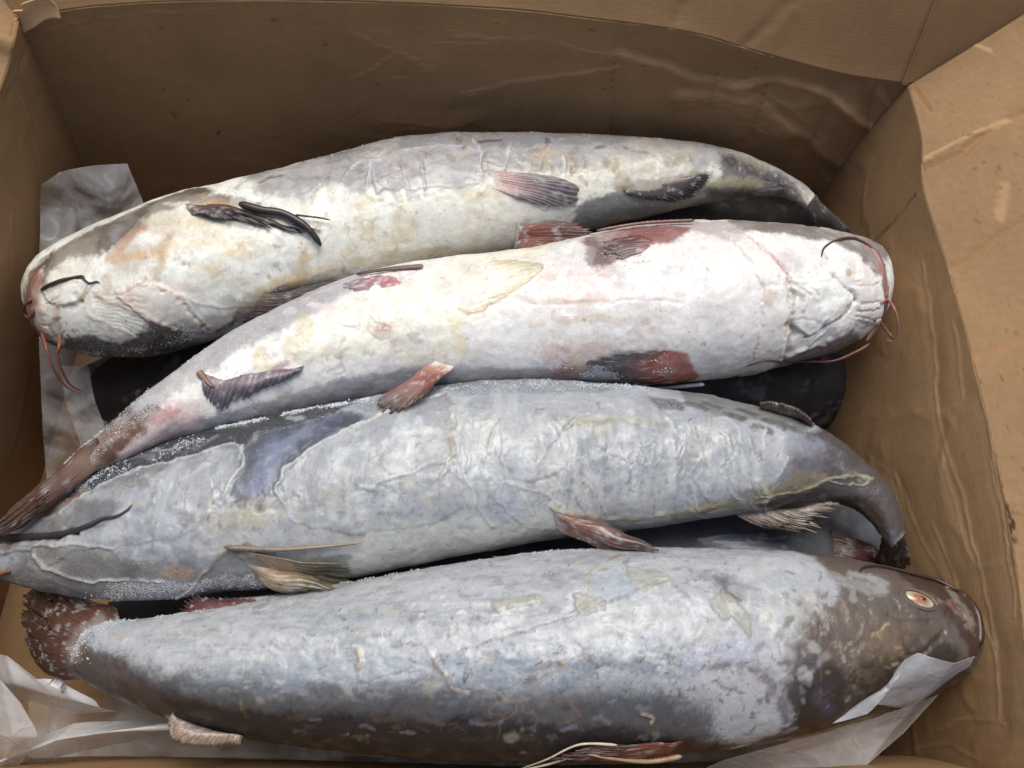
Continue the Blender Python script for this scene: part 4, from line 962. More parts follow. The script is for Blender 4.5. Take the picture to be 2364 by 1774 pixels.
S.poly([(-60, 1135), (60, 1098), (150, 1080), (260, 1090), (220, 1135), (120, 1158), (20, 1172), (-60, 1185)], (92, 86, 88), .6, 12, 12)
S.poly([(-60, 1195), (60, 1185), (200, 1195), (330, 1225), (300, 1250), (160, 1240), (60, 1215), (-60, 1230)], (120, 114, 112), .55, 14, 12)
S.stroke([(-30, 1170), (40, 1164), (110, 1160), (170, 1150)], 6, (44, 36, 36), .85, .7, .5, disp=-.0022, brk=.2)
S.stroke([(-30, 1200), (60, 1185), (150, 1178), (240, 1186)], 3, (196, 190, 188), .6, .7, .5, disp=.0012)
S.mottle((110, 106, 108), 90, .52, .66, .4, 57, where=S.mask_poly([(-60, 1100), (300, 1020), (480, 1000), (440, 1240), (300, 1300), (-60, 1290)], 20)); S.mottle((214, 212, 212), 60, .52, .66, .4, 58, where=S.mask_poly([(100, 1100), (300, 1040), (500, 990), (440, 1200), (200, 1180)], 20))
S.poly([(524, 990), (560, 935), (660, 915), (740, 890), (790, 900), (700, 945), (640, 985), (608, 1030), (596, 1080), (555, 1075), (515, 1050)], (80, 86, 106), .55, 14, 12, frost=.2)
S.mottle((150, 156, 176), 120, .5, .64, .5, 59, where=S.mask_poly([(524, 990), (660, 915), (790, 900), (608, 1030), (555, 1075)], 14)); S.mottle((60, 64, 76), 90, .52, .66, .5, 60, where=S.mask_poly([(524, 990), (660, 915), (790, 900), (608, 1030), (555, 1075)], 14))
S.stroke([(600, 970), (580, 1010), (550, 1050)], 18, (150, 158, 190), .6, .9, .7)  # blue sheen painted again over the dark patch
S.stroke([(522, 965), (524, 1000), (500, 1040), (480, 1075)], 3.4, (216, 217, 218), .8, .6, .4, disp=.0014, brk=.3); S.stroke([(612, 1085), (600, 1050), (622, 1010), (690, 958), (800, 905), (960, 852)], 3.2, (216, 217, 218), .8, .6, .4, disp=.0014, brk=.3)
S.stroke([(130, 1108), (290, 1018), (420, 985), (505, 957)], 3, (212, 213, 214), .75, .6, .4, disp=.0012, brk=.3)
S.poly([(445, 1238), (470, 1200), (520, 1170), (600, 1200), (760, 1200), (740, 1262), (600, 1285), (420, 1300), (385, 1292), (420, 1262)], (116, 114, 112), .55, 10, 8, frost=.3)
S.c *= .80
# ---- dark-backed fish with the eye
S = F4
S.gk = .8
S.c[:] = lin((198, 200, 208))
S.mottle((214, 214, 218), 12, .48, .7, .45, 1, (1, 1.8, 1)); S.mottle((168, 174, 183), 16, .5, .72, .4, 2, (.6, 1.6, 1))
S.poly([(350, 1480), (480, 1440), (700, 1420), (900, 1425), (1100, 1420), (1300, 1400), (1500, 1390), (1520, 1470), (1400, 1540), (1100, 1560), (700, 1540), (450, 1520)], (152, 160, 174), .85, 34, 16)
S.poly([(430, 1460), (700, 1420), (900, 1415), (1250, 1380), (1400, 1380), (1300, 1430), (1000, 1460), (700, 1480)], (184, 193, 210), .6, 22, 14)  # bluish sheen band painted along the middle of the flank
S.poly([(300, 1440), (500, 1465), (800, 1480), (1100, 1490), (1350, 1480), (1520, 1490), (1560, 1600), (1000, 1640), (400, 1600), (200, 1480)], (126, 129, 137), .8, 34, 16)
# dark back
S.poly([(120, 1385), (180, 1385), (260, 1415), (360, 1450), (500, 1472), (700, 1485), (900, 1495), (1200, 1508), (1420, 1505), (1520, 1550), (1600, 1640), (1500, 1700), (1000, 1750), (500, 1700), (200, 1560)], (84, 80, 81), .85, 42, 22)
S.poly([(250, 1462), (400, 1505), (550, 1532), (760, 1546), (1000, 1552), (1200, 1560), (1420, 1574), (1600, 1610), (1500, 1700), (1000, 1750), (500, 1700), (250, 1600)], (46, 38, 37), .92, 26, 14)
S.poly([(120, 1400), (180, 1395), (260, 1430), (330, 1490), (420, 1560), (250, 1560), (150, 1480)], (86, 72, 66), .8, 20, 14)
# frost-white belly edge
S.poly([(230, 1325), (450, 1300), (900, 1215), (1300, 1170), (1640, 1175), (1640, 1215), (1300, 1240), (900, 1290), (500, 1345), (260, 1370)], (196, 196, 202), .85, 18, 12, frost=.35)
bz = S.mask_poly([(200, 1340), (900, 1200), (1650, 1180), (1720, 1300), (1650, 1480), (1000, 1500), (400, 1480)], 30)
S.mottle((222, 224, 226), 60, .5, .66, .3, 64, (.25, 2.4, 1.6), where=bz); S.mottle((146, 150, 160), 70, .52, .68, .28, 65, (.25, 2.4, 1.6), where=bz)
S.mottle((216, 218, 224), 180, .54, .64, .45, 66, (.7, 1.5, 1.2), where=bz); S.mottle((120, 122, 128), 190, .58, .66, .35, 67, (.5, 1.7, 1.2), where=bz)
# brown head
S.poly([(1700, 1180), (1760, 1215), (1800, 1250), (1830, 1290), (1760, 1320), (1720, 1360), (1700, 1420), (1740, 1500), (1720, 1560), (1700, 1640), (1900, 1600), (2200, 1500), (2200, 1250), (1900, 1180)], (98, 80, 68), .92, 22, 20)
S.poly([(1690, 1470), (1760, 1440), (1850, 1420), (1950, 1400), (2030, 1380), (2060, 1400), (2160, 1400), (2150, 1500), (1900, 1620), (1680, 1640), (1560, 1640), (1700, 1560)], (56, 42, 35), .92, 22, 16)
S.poly([(1900, 1215), (2000, 1240), (2080, 1275), (2150, 1350), (2130, 1420), (2090, 1390), (2040, 1330), (2020, 1290), (1960, 1260)], (72, 50, 40), .85, 14, 12)
S.poly([(1820, 1340), (1950, 1330), (2040, 1350), (1990, 1400), (1900, 1430), (1820, 1420)], (112, 94, 78), .6, 26, 18)
# white cheek flaking and blotches
for pts, r, c, a in (([(1600, 1230), (1680, 1215), (1740, 1230)], 26, (216, 218, 224), .75), ([(1800, 1250), (1850, 1262), (1900, 1275)], 16, (196, 196, 198), .6), ([(1850, 1240), (1910, 1262)], 11, (206, 206, 206), .6), ([(1680, 1300), (1700, 1350), (1680, 1400)], 30, (206, 208, 214), .6), ([(1560, 1260), (1580, 1280)], 22, (112, 100, 110), .7), ([(1540, 1250), (1600, 1290)], 9, (76, 66, 84), .6),
                     ([(1500, 1420), (1560, 1400), (1620, 1410)], 26, (176, 178, 204), .6), ([(1530, 1480), (1580, 1500), (1640, 1480)], 36, (196, 188, 196), .6), ([(1720, 1400), (1760, 1450)], 20, (90, 82, 88), .6), ([(1760, 1300), (1800, 1330)], 22, (104, 96, 96), .6), ([(1640, 1460), (1680, 1500), (1700, 1560)], 10, (86, 76, 78), .7), ([(1520, 1440), (1610, 1440), (1680, 1460)], 5, (92, 84, 88), .7), ([(1770, 1500), (1790, 1540)], 16, (86, 82, 108), .5)):
    S.stroke(pts, r, c, a, .9, .9)
hz = S.mask_poly([(1740, 1330), (1800, 1300), (1900, 1330), (1990, 1340), (2040, 1370), (1960, 1440), (1880, 1480), (1780, 1510), (1750, 1430)], 40)
S.veins((170, 146, 110), 75, .030, .5, 5, where=hz); S.veins((160, 138, 106), 130, .04, .4, 6, where=hz)
S.mottle((146, 122, 94), 110, .56, .7, .45, 7, where=hz); S.mottle((70, 54, 46), 60, .52, .66, .6, 9, where=hz)
S.scatter(30, (1850, 70, 1390, 60), [(190, 160, 112), (200, 178, 140), (166, 130, 88), (180, 172, 164)], (1.5, 4), (3, 16), None, .6, True)
S.scatter(40, (1750, 50, 1300, 50), [(206, 206, 208), (190, 186, 184), (96, 84, 80)], (3, 9), (4, 24), None, .6, True)
S.scatter(40, (1690, 40, 1460, 60), [(196, 196, 202), (90, 80, 80), (170, 160, 164)], (3, 9), (4, 24), None, .55, True)
# eye socket, snout marks, jaw line
for pts, r, c, a, h in (([(1955, 1295), (1990, 1305), (2020, 1312)], 19, (84, 66, 56), .5, .0010), ([(2050, 1300), (2075, 1325)], 6, (150, 100, 80), .7, .0006), ([(2075, 1325), (2095, 1345), (2100, 1360)], 6, (156, 116, 94), .6, .0004), ([(2060, 1310), (2085, 1335)], 3, (120, 56, 40), .8, -.0010), ([(2030, 1300), (2050, 1310)], 5, (190, 150, 120), .6, 0), ([(1920, 1330), (1960, 1345), (2010, 1340)], 4, (84, 62, 52), .5, -.0006), ([(2118, 1340), (2122, 1372), (2110, 1420)], 5, (60, 38, 28), .8, -.0008),
                        ([(2040, 1362), (2000, 1400), (1960, 1420)], 6, (74, 54, 42), .6, -.0010)):
    S.stroke(pts, r, c, a, .7, .5, disp=h)
S.stroke([(1880, 1548), (1820, 1566), (1740, 1588), (1640, 1604)], 9, (146, 120, 88), .85, .8, .9, nf=900, disp=.0012)
S.stroke([(1640, 1606), (1560, 1618)], 8, (96, 80, 74), .7, .8, .9, disp=.0008)
# long cut line along the flank, tan scrapes
for pts, r, c, a, h in (([(780, 1480), (900, 1440), (1040, 1395), (1200, 1345), (1340, 1290), (1440, 1255)], 2.6, (118, 118, 140), .8, -.0010), ([(786, 1474), (1040, 1389), (1200, 1339), (1440, 1249)], 2.4, (222, 224, 232), .6, .0007),
                        ([(920, 1400), (945, 1440), (965, 1470), (985, 1490), (1010, 1500)], 4, (176, 138, 100), .85, .0006), ([(600, 1380), (560, 1420), (535, 1460), (520, 1500), (530, 1550)], 4, (176, 146, 112), .7, .0004), ([(770, 1410), (776, 1430), (772, 1445)], 6, (196, 166, 112), .9, .0008), ([(774, 1450), (776, 1475)], 3.5, (176, 140, 92), .8, .0004),
                        ([(1075, 1500), (1100, 1520), (1150, 1510)], 4, (170, 136, 104), .75, .0004), ([(1170, 1430), (1185, 1450)], 6, (196, 160, 116), .8, .0004), ([(1200, 1420), (1215, 1440)], 5, (190, 150, 110), .7, .0004), ([(1120, 1470), (1150, 1480), (1175, 1500)], 5, (160, 120, 88), .7, 0), ([(1130, 1475), (1180, 1430)], 2.2, (120, 92, 76), .7, 0), ([(1240, 1405), (1270, 1430), (1300, 1435)], 2.4, (126, 92, 72), .8, 0), ([(1275, 1430), (1260, 1470)], 2, (120, 90, 72), .6, 0), ([(1225, 1500), (1240, 1530), (1255, 1545)], 4, (160, 124, 92), .6, 0), ([(1100, 1520), (1085, 1560), (1070, 1600)], 2.6, (140, 112, 84), .6, 0),
                        ([(1385, 1540), (1410, 1550), (1404, 1562)], 4, (216, 198, 160), .9, .0012), ([(1500, 1375), (1530, 1400)], 14, (194, 199, 216), .6, 0), ([(700, 1600), (760, 1590), (840, 1600)], 8, (104, 88, 60), .6, 0), ([(1000, 1600), (1060, 1595)], 6, (104, 86, 60), .5, 0), ([(740, 1588), (750, 1584)], 3, (206, 196, 176), .8, .0004), ([(1010, 1350), (1020, 1354)], 4, (206, 180, 160), .6, 0), ([(640, 1375), (650, 1385)], 4, (120, 96, 80), .8, 0),
                        ([(360, 1560), (400, 1580), (480, 1600)], 6, (150, 128, 104), .6, 0), ([(365, 1548), (385, 1560)], 9, (196, 168, 130), .8, .001),
                        ([(190, 1380), (170, 1400), (165, 1430)], 12, (176, 150, 120), .7, 0), ([(240, 1375), (270, 1380)], 9, (196, 160, 120), .7, .0004), ([(340, 1380), (420, 1370), (560, 1370)], 9, (168, 164, 140), .5, 0), ([(300, 1440), (400, 1440), (440, 1420)], 18, (216, 214, 216), .5, 0)):
    S.stroke(pts, r * .75, c, a * .75, .8, .8, disp=h, brk=.8)
# scraps of cloudy glaze
def scrap(pts, c=(176, 172, 150)): S.poly(pts, c, .42, 4, 4, disp=.0010, edge=(2.4, (206, 200, 176), .6, .0008))
scrap([(1060, 1305), (1090, 1290), (1160, 1285), (1175, 1300), (1130, 1312), (1070, 1320)], (186, 174, 140)); scrap([(1350, 1225), (1440, 1240), (1450, 1258), (1390, 1285), (1370, 1275)], (182, 178, 150)); scrap([(1240, 1285), (1300, 1300), (1300, 1320), (1250, 1330)], (172, 164, 132))
scrap([(1530, 1300), (1560, 1275), (1585, 1290), (1625, 1350), (1620, 1375), (1600, 1350), (1580, 1330), (1560, 1340)], (166, 162, 138))
S.stroke([(1300, 1215), (1275, 1240), (1265, 1270)], 3.5, (196, 182, 140), .7, .7, .4, disp=.0008); S.stroke([(1320, 1205), (1340, 1200)], 6, (150, 132, 100), .7)
S.poly([(1290, 1240), (1350, 1230), (1370, 1280), (1320, 1300), (1280, 1280)], (192, 202, 218), .5, 10, 8)
S.stroke([(870, 1300), (940, 1300), (1060, 1305)], 3, (214, 210, 208), .6, .7, .3, disp=.0006); S.stroke([(880, 1320), (1080, 1325), (1250, 1330)], 2, (176, 164, 150), .5, .7, .3, disp=.0006)
S.scatter(420, (850, 1690, 1390, 1580), [(104, 84, 76), (84, 72, 76), (128, 100, 80)], (.8, 1.7), (2, 16), None, .6)
S.scatter(260, (250, 1600, 1200, 1460), [(110, 100, 104), (128, 116, 112)], (.8, 2.0), (0, 6), None, .6)
S.scatter(150, (420, 1520, 1370, 1425), [(226, 226, 232), (216, 216, 224)], (2, 6), (4, 26), 0, .6)
S.scatter(50, (300, 1600, 1215, 1400), [(216, 214, 212), (166, 168, 178), (190, 184, 170)], (4, 10), (10, 50), 0, .35)
S.scatter(70, (600, 1600, 1470, 1590), [(70, 62, 66), (150, 146, 160), (120, 96, 76)], (2, 7), (6, 40), .1, .45)
sc = S.mask_poly([(900, 1390), (1300, 1390), (1450, 1480), (1350, 1560), (1000, 1560)], 40)
S.veins((160, 128, 96), 34, .012, .55, 8, where=sc); S.veins((100, 84, 80), 50, .016, .5, 11, where=sc)
S.mottle((120, 112, 116), 90, .69, .78, .45, 61); S.mottle((204, 198, 182), 50, .68, .78, .35, 62)
S.d += (fbm(S.p, 50, 3, 35) - .5) * .0020 + (fbm(S.p, 230, 3, 36) - .5) * .0007
S.frost = np.clip(S.frost + .04 + .3 * (fbm(S.p, 30, 3, 38) - .5), 0, 1)
S.frost *= 1 - .85 * S.mask_poly([(1780, 1290), (1720, 1400), (1700, 1560), (1500, 1620), (900, 1590), (300, 1540), (300, 1720), (1700, 1720), (2200, 1550), (2200, 1250), (1950, 1220)], 40)
S.c *= .76
A1 = fish_thing('catfish', 'white-bellied catfish lying belly up along the far cardboard wall, beside the tall plastic fold', F1, GRP)
A2 = fish_thing('catfish', 'white belly-up catfish with dark red fins, its thin tail across another fish\'s snout', F2, GRP)
A3 = fish_thing('catfish', 'grey-blue catfish on its side under wrinkled ice glaze, brown tail bent against the wall', F3, GRP)
A4 = fish_thing('catfish', 'big dark-backed catfish on its side with cloudy orange eye and brown head', F4, GRP)
SURF.update({A1.name: F1, A2.name: F2, A3.name: F3, A4.name: F4})
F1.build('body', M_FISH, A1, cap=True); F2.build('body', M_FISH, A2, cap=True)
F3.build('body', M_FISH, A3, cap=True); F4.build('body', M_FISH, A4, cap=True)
def on(S, pts, off=.0015): off = min(off, .0042); return [S.pt(p[0], p[1], off) if len(p) == 2 else at(*p) for p in pts]
RED = ((176, 96, 84), (140, 66, 60), (92, 52, 50)); DK = ((104, 84, 78), (74, 66, 66), (44, 42, 44))
# --- fins and barbels of the fish by the far wall
fin(A1, 'tail_fin', [at(1742, 408, .134), at(1722, 440, .128)], [at(1888, 540, .150), at(1870, 550, .140), at(1842, 545, .125), at(1806, 522, .110)], 12, ((98, 88, 84), (76, 68, 66), (56, 52, 52)), .1, .002, seed=3, ridge=.0008, raycol=(132, 120, 112))
fin(A1, 'pectoral_fin', on(F1, [(392, 420), (398, 440), (412, 464)], .002), on(F1, [(722, 478), (700, 508), (630, 506), (545, 492), (480, 486)], .0042), 12, ((120, 92, 72), (96, 66, 60), (66, 54, 52), (38, 36, 38)), .3, .004, seed=5, ridge=.0007, split=.15)
fin(A1, 'pectoral_fin', on(F1, [(566, 636), (500, 702)], .002), on(F1, [(760, 588), (745, 612), (700, 650)], .004), 13, ((112, 94, 92), (84, 74, 76), (46, 44, 46)), .15, .004, seed=6, ridge=.0006, raycol=(128, 112, 106))
tube(A1, 'fin_spine', on(F1, [(520, 448), (570, 462), (610, 466), (650, 484), (672, 506), (694, 532)], .005), .0030, .0022, (70, 50, 48), (38, 38, 42), 50, 8, 2)
tube(A1, 'fin_spine', on(F1, [(640, 470), (690, 476), (716, 480)], .005), .0009, .0004, (66, 50, 44), (80, 60, 50), 30, 6, 2)
tube(A1, 'fin_spine', on(F1, [(598, 690), (680, 650), (735, 612)], .005), .0016, .0010, (150, 134, 120), (96, 88, 84), 70, 8, 3, teeth=.35)
fin(A1, 'pelvic_fin', on(F1, [(1046, 370), (1056, 402)], .0022), on(F1, [(1200, 383), (1250, 410), (1232, 446), (1160, 446)], .003), 8, ((196, 156, 144), (170, 136, 132), (104, 98, 104), (78, 74, 80)), .04, .002, seed=7, ridge=.0003, raycol=(206, 190, 188))
fin(A1, 'pelvic_fin', on(F1, [(1110, 484), (1098, 530)], .003), [F1.pt(1236, 464, .008), at(1286, 494, .186), at(1292, 526, .186), at(1220, 558, .190), at(1150, 552, .190)], 12, ((150, 84, 76), (122, 66, 60), (92, 64, 60), (96, 84, 78)), .12, .004, seed=8, ridge=.0006, raycol=(176, 126, 112), split=.1)
fin(A1, 'anal_fin', on(F1, [(1490, 378), (1400, 395), (1340, 408)], .0006), on(F1, [(1540, 376), (1520, 418), (1450, 436), (1360, 428)], .003), 12, ((106, 88, 78), (76, 68, 66), (54, 52, 54)), .15, .002, seed=9, ridge=.0006, split=.12)
def barb(A, S, pts, r0=.0011, r1=.0003, c0=(70, 48, 40), c1=(52, 38, 34), off=.001, seed=0): return tube(A, 'barbel', on(S, pts, off), r0, r1, c0, c1, 60, 8, seed)
barb(A1, F1, [(92, 628), (130, 612), (175, 600), (185, 604), (196, 612), (210, 608), (217, 614)], .0014, .0003, (66, 52, 44), (48, 38, 34))
barb(A1, F1, [(352, 718), (336, 738), (322, 768)], .0006, .0003)
barb(A1, F1, [(96, 715), (98, 745, .165), (108, 780, .160), (126, 815, .150), (150, 840, .142), (182, 850, .138)], .0012, .0005, (140, 80, 58), (96, 52, 40))
barb(A1, F1, [(130, 718), (128, 745, .172), (124, 770, .168), (134, 800, .160), (150, 830, .150), (178, 846, .142)], .0012, .0005, (140, 82, 60), (100, 54, 42))
tube(A1, 'barbel', on(F1, [(74, 648), (62, 660), (58, 676), (68, 684), (78, 676), (76, 662)], .001), .0012, .0009, (128, 84, 76), (150, 104, 92), 50, 8, 4)
grains(A1, F1, [([(180, 770), (300, 762), (420, 735)], 24, 900, .00033), ([(560, 660), (700, 630), (760, 600)], 20, 300, .0003), ([(650, 350), (900, 300), (1300, 295), (1500, 310)], 16, 500, .0003)], seed=1)

tube(A1, 'lip', on(F1, [(100, 570), (76, 605), (66, 645), (72, 690), (98, 728), (140, 752)], -.0012), .0026, .0030, (116, 84, 72), (128, 92, 78), 70, 10, 41)
# --- the belly-up fish with red fins
fin(A2, 'tail_fin', [at(205, 950, .182), at(228, 1000, .172)], [at(-14, 1122, .176), at(-10, 1150, .172), at(-16, 1178, .168)], 12, ((128, 92, 70), (96, 62, 48), (74, 46, 38), (96, 76, 68)), .08, .005, seed=13, ridge=.0011, raycol=(150, 112, 88))
fin(A2, 'pectoral_fin', on(F2, [(1500, 490), (1450, 528)], -.0012), on(F2, [(1262, 512), (1285, 540), (1320, 572)], .0006), 10, ((160, 74, 70), (140, 70, 68), (104, 72, 70), (112, 100, 98)), .2, .002, seed=14, ridge=.0005)
fin(A2, 'pectoral_fin', on(F2, [(1470, 762), (1512, 815)], -.0012), on(F2, [(1390, 752), (1300, 765), (1250, 790), (1310, 825), (1400, 836)], .0006), 12, ((190, 100, 82), (166, 86, 72), (104, 88, 84), (112, 106, 106)), .15, .002, seed=15, ridge=.0005)
tube(A2, 'fin_spine', on(F2, [(1520, 822), (1450, 834), (1380, 838)], .003), .0016, .0009, (190, 196, 214), (120, 100, 96), 60, 8, 5, teeth=.3)
tube(A2, 'fin_spine', on(F2, [(1500, 485), (1390, 492), (1290, 508)], .003), .0013, .0008, (120, 84, 80), (150, 110, 96), 60, 8, 6, teeth=.3)
fin(A2, 'pelvic_fin', on(F2, [(940, 772), (985, 782)], .002), [at(800, 876, .182), at(826, 894, .182), at(862, 892, .184), at(910, 866, .188)], 11, ((196, 160, 138), (140, 80, 68), (108, 64, 58), (76, 64, 62)), .08, .004, seed=16, ridge=.0007, raycol=(160, 104, 86))
fin(A2, 'pelvic_fin', on(F2, [(915, 588), (922, 606)], -.001), on(F2, [(760, 592), (735, 615), (762, 638)], .0008), 9, ((206, 150, 150), (176, 112, 116), (150, 128, 132)), .08, .002, seed=17, ridge=.0004, frost=(.5, .64, .6))
tube(A2, 'fin_spine', on(F2, [(915, 580), (840, 588), (770, 600)], .002), .0020, .0012, (130, 92, 86), (70, 58, 58), 40, 8, 7, flat=.5)
fin(A2, 'pelvic_fin', on(F2, [(975, 590), (985, 672)], -.0015), on(F2, [(1100, 558), (1180, 572), (1130, 618), (1060, 652)], -.0001), 8, ((245, 241, 232), (243, 238, 226), (230, 216, 176)), .02, .002, seed=18, ridge=.0001, raycol=(240, 234, 220))
fin(A2, 'anal_fin', on(F2, [(660, 786), (540, 800), (440, 794)], .001), on(F2, [(650, 808), (560, 850), (466, 890), (438, 850)], .0034), 12, ((128, 108, 118), (104, 92, 102), (72, 70, 76)), .2, .002, seed=19, ridge=.0004, split=.12)
tube(A2, 'fin_spine', on(F2, [(432, 804), (446, 825), (462, 838)], .0015), .0024, .0010, (150, 112, 88), (96, 74, 62), 30, 8, 8, flat=.5)
barb(A2, F2, [(1772, 556), (1782, 536), (1810, 520), (1845, 518), (1885, 540), (1908, 580)], .0005, .0012, (48, 34, 34), (120, 76, 74))
barb(A2, F2, [(1610, 790), (1650, 776), (1690, 780), (1740, 788), (1800, 780), (1850, 760), (1880, 742)], .0005, .0013, (44, 34, 36), (130, 76, 72), off=.0012)
barb(A2, F2, [(1898, 655), (1916, 648), (1932, 668, .172), (1940, 700, .166), (1936, 730, .158), (1924, 738, .155), (1914, 732, .155)], .0012, .0004, (160, 100, 92), (150, 104, 92))
barb(A2, F2, [(1882, 688), (1905, 702), (1922, 722, .165), (1930, 735, .160)], .0011, .0005, (170, 112, 100), (120, 72, 66))
barb(A2, F2, [(1905, 570), (1920, 600, .168), (1918, 625), (1908, 640)], .0011, .0007, (140, 84, 78), (150, 96, 88))
grains(A2, F2, [([(1000, 850), (1100, 835), (1250, 832), (1390, 838)], 14, 2600, .0005), ([(130, 1010), (300, 860), (560, 695), (740, 612)], 13, 1500, .00033), ([(1260, 800), (1340, 790), (1420, 800)], 26, 900, .0004), ([(1280, 570), (1380, 540)], 24, 500, .0003), ([(560, 920), (760, 885)], 10, 500, .0004)], seed=2)

tube(A2, 'lip', on(F2, [(1878, 534), (1902, 565), (1914, 612), (1914, 660), (1898, 702), (1870, 738)], -.0012), .0026, .0026, (150, 116, 108), (140, 104, 96), 70, 10, 42)
# --- the glazed grey-blue fish
fin(A3, 'tail_fin', [at(1954, 1135, .128), at(1912, 1172, .118)], [at(1974, 1226, .112), at(1962, 1232, .104), at(1930, 1236, .09), at(1880, 1215, .08)], 11, ((84, 66, 56), (66, 52, 46), (50, 42, 40)), .1, .002, seed=23, ridge=.0007, raycol=(112, 92, 78))
fin(A3, 'adipose_fin', on(F3, [(1652, 880), (1758, 920)], -.002), [at(1640, 870, .165), at(1672, 866, .168), at(1720, 885, .168), at(1745, 905, .165)], 10, ((112, 90, 78), (120, 92, 80), (96, 80, 72)), .08, .001, seed=24, ridge=.0003, thick=.002)
fin(A3, 'pectoral_fin', on(F3, [(500, 1182), (545, 1248)], .003), [F3.pt(778, 1205, .008), F3.pt(780, 1248, .009), at(735, 1276, .160), at(640, 1284, .156)], 12, ((168, 132, 108), (160, 136, 114), (128, 114, 92), (84, 76, 64)), .1, .004, seed=25, ridge=.0008, raycol=(176, 164, 132), split=.1)
tube(A3, 'fin_spine', on(F3, [(490, 1180), (600, 1182), (700, 1178), (785, 1168)], .003), .0017, .0007, (120, 108, 96), (150, 138, 118), 90, 8, 9, teeth=.3)
fin(A3, 'pelvic_fin', on(F3, [(1186, 1098), (1198, 1142)], .0035), [F3.pt(1380, 1146, .010), at(1432, 1190, .166), at(1400, 1200, .164), at(1310, 1190, .162)], 11, ((150, 108, 92), (116, 78, 70), (84, 64, 60), (76, 66, 62)), .1, .004, seed=26, ridge=.0008, raycol=(164, 124, 106))
fin(A3, 'anal_fin', on(F3, [(1770, 1088), (1680, 1100), (1590, 1112)], .001), [at(1822, 1088, .138), at(1812, 1104, .132), at(1790, 1128, .126), at(1770, 1162, .118), at(1680, 1150, .12)], 15, ((128, 108, 96), (134, 116, 104), (196, 184, 168)), .28, .003, seed=27, ridge=.0008, raycol=(200, 184, 164), split=.3)
barb(A3, F3, [(8, 1162), (80, 1158), (150, 1150), (195, 1135), (225, 1122), (255, 1118), (275, 1105), (290, 1090)], .0022, .0004, (44, 38, 38), (84, 78, 80))
barb(A3, F3, [(-20, 1166), (20, 1158), (60, 1156)], .0011, .0006, (34, 30, 32), (52, 46, 46))
barb(A3, F3, [(-10, 1238), (6, 1236), (24, 1232)], .0016, .0008, (176, 110, 76), (150, 96, 70))
grains(A3, F3, [([(480, 925), (620, 895), (800, 862)], 9, 2200, .00055), ([(150, 1060), (280, 1000), (420, 955)], 22, 1600, .0004), ([(820, 858), (1000, 838), (1200, 830), (1380, 840)], 20, 2600, .00042), ([(200, 1290), (400, 1285), (600, 1262)], 20, 900, .0003)], seed=3)

# --- the dark-backed fish
fin(A4, 'tail_fin', [at(262, 1345, .150), at(215, 1375, .152), at(170, 1425, .144), at(176, 1470, .125)], [at(226, 1308, .115), at(120, 1262, .108), at(56, 1272, .105), at(44, 1350, .105), at(60, 1430, .105), at(96, 1446, .108)], 30, ((176, 170, 168), (92, 62, 52), (70, 48, 40), (76, 58, 46), (52, 42, 36)), .10, .006, seed=33, ridge=.0007, raycol=(100, 76, 60), nlen=40, split=.03)
fin(A4, 'anal_fin', on(F4, [(560, 1300), (470, 1318), (370, 1335)], -.002), [at(545, 1288, .152), at(470, 1285, .146), at(400, 1284, .142), at(380, 1318, .140), at(345, 1332, .140)], 12, ((104, 46, 48), (92, 48, 48), (76, 60, 58)), .18, .001, seed=34, ridge=.0006, split=.2)
fin(A4, 'adipose_fin', on(F4, [(528, 1592), (372, 1545)], .001), [at(520, 1606, .150), at(450, 1612, .152), at(380, 1604, .154), at(360, 1570, .152), at(362, 1545, .152)], 16, ((118, 110, 110), (146, 128, 118), (150, 128, 110)), .1, .004, seed=35, ridge=.0004, thick=.003, raycol=(166, 148, 132))
fin(A4, 'dorsal_fin', on(F4, [(1490, 1600), (1500, 1630)], .001), [F4.pt(1250, 1598, .004), F4.pt(1180, 1620, .004), at(1200, 1650, .140)], 10, ((110, 58, 50), (112, 56, 48), (80, 54, 48), (60, 46, 42)), .1, .003, seed=36, ridge=.0007, raycol=(150, 92, 74), split=.15)
tube(A4, 'fin_spine', on(F4, [(1470, 1618), (1400, 1628), (1320, 1622), (1258, 1612)], .004),   .0013, .0009, (160, 134, 104), (176, 150, 120), 110, 8, 10, teeth=.45)
tube(A4, 'fin_spine', on(F4, [(1330, 1595), (1250, 1598), (1180, 1625), (1118, 1648)], .004), .0008, .0003, (196, 184, 162), (206, 194, 172), 40, 8, 11)
tube(A4, 'fin_spine', on(F4, [(1255, 1614), (1190, 1634), (1135, 1644)], .004), .0009, .0003, (196, 180, 150), (206, 190, 164), 40, 8, 12)
tube(A4, 'dorsal_rim', on(F4, [(470, 1302), (600, 1280)], -.001), .002, .0012, (96, 84, 82), (130, 124, 126), 40, 8, 14)
barb(A4, F4, [(1856, 1238), (1866, 1230), (1900, 1228), (1960, 1240), (2020, 1256), (2070, 1280)], .0005, .0014, (44, 30, 26), (70, 44, 36), off=.0012)
tube(A4, 'lip', on(F4, [(2040, 1266), (2080, 1284), (2108, 1318), (2121, 1362), (2116, 1400)], -.0006), .0022, .0026, (74, 44, 34), (54, 34, 26), 50, 10, 15)
grains(A4, F4, [([(260, 1340), (600, 1280), (1000, 1215), (1400, 1186)], 10, 2200, .00033), ([(130, 1400), (180, 1360), (240, 1345)], 22, 900, .0004)], seed=4)

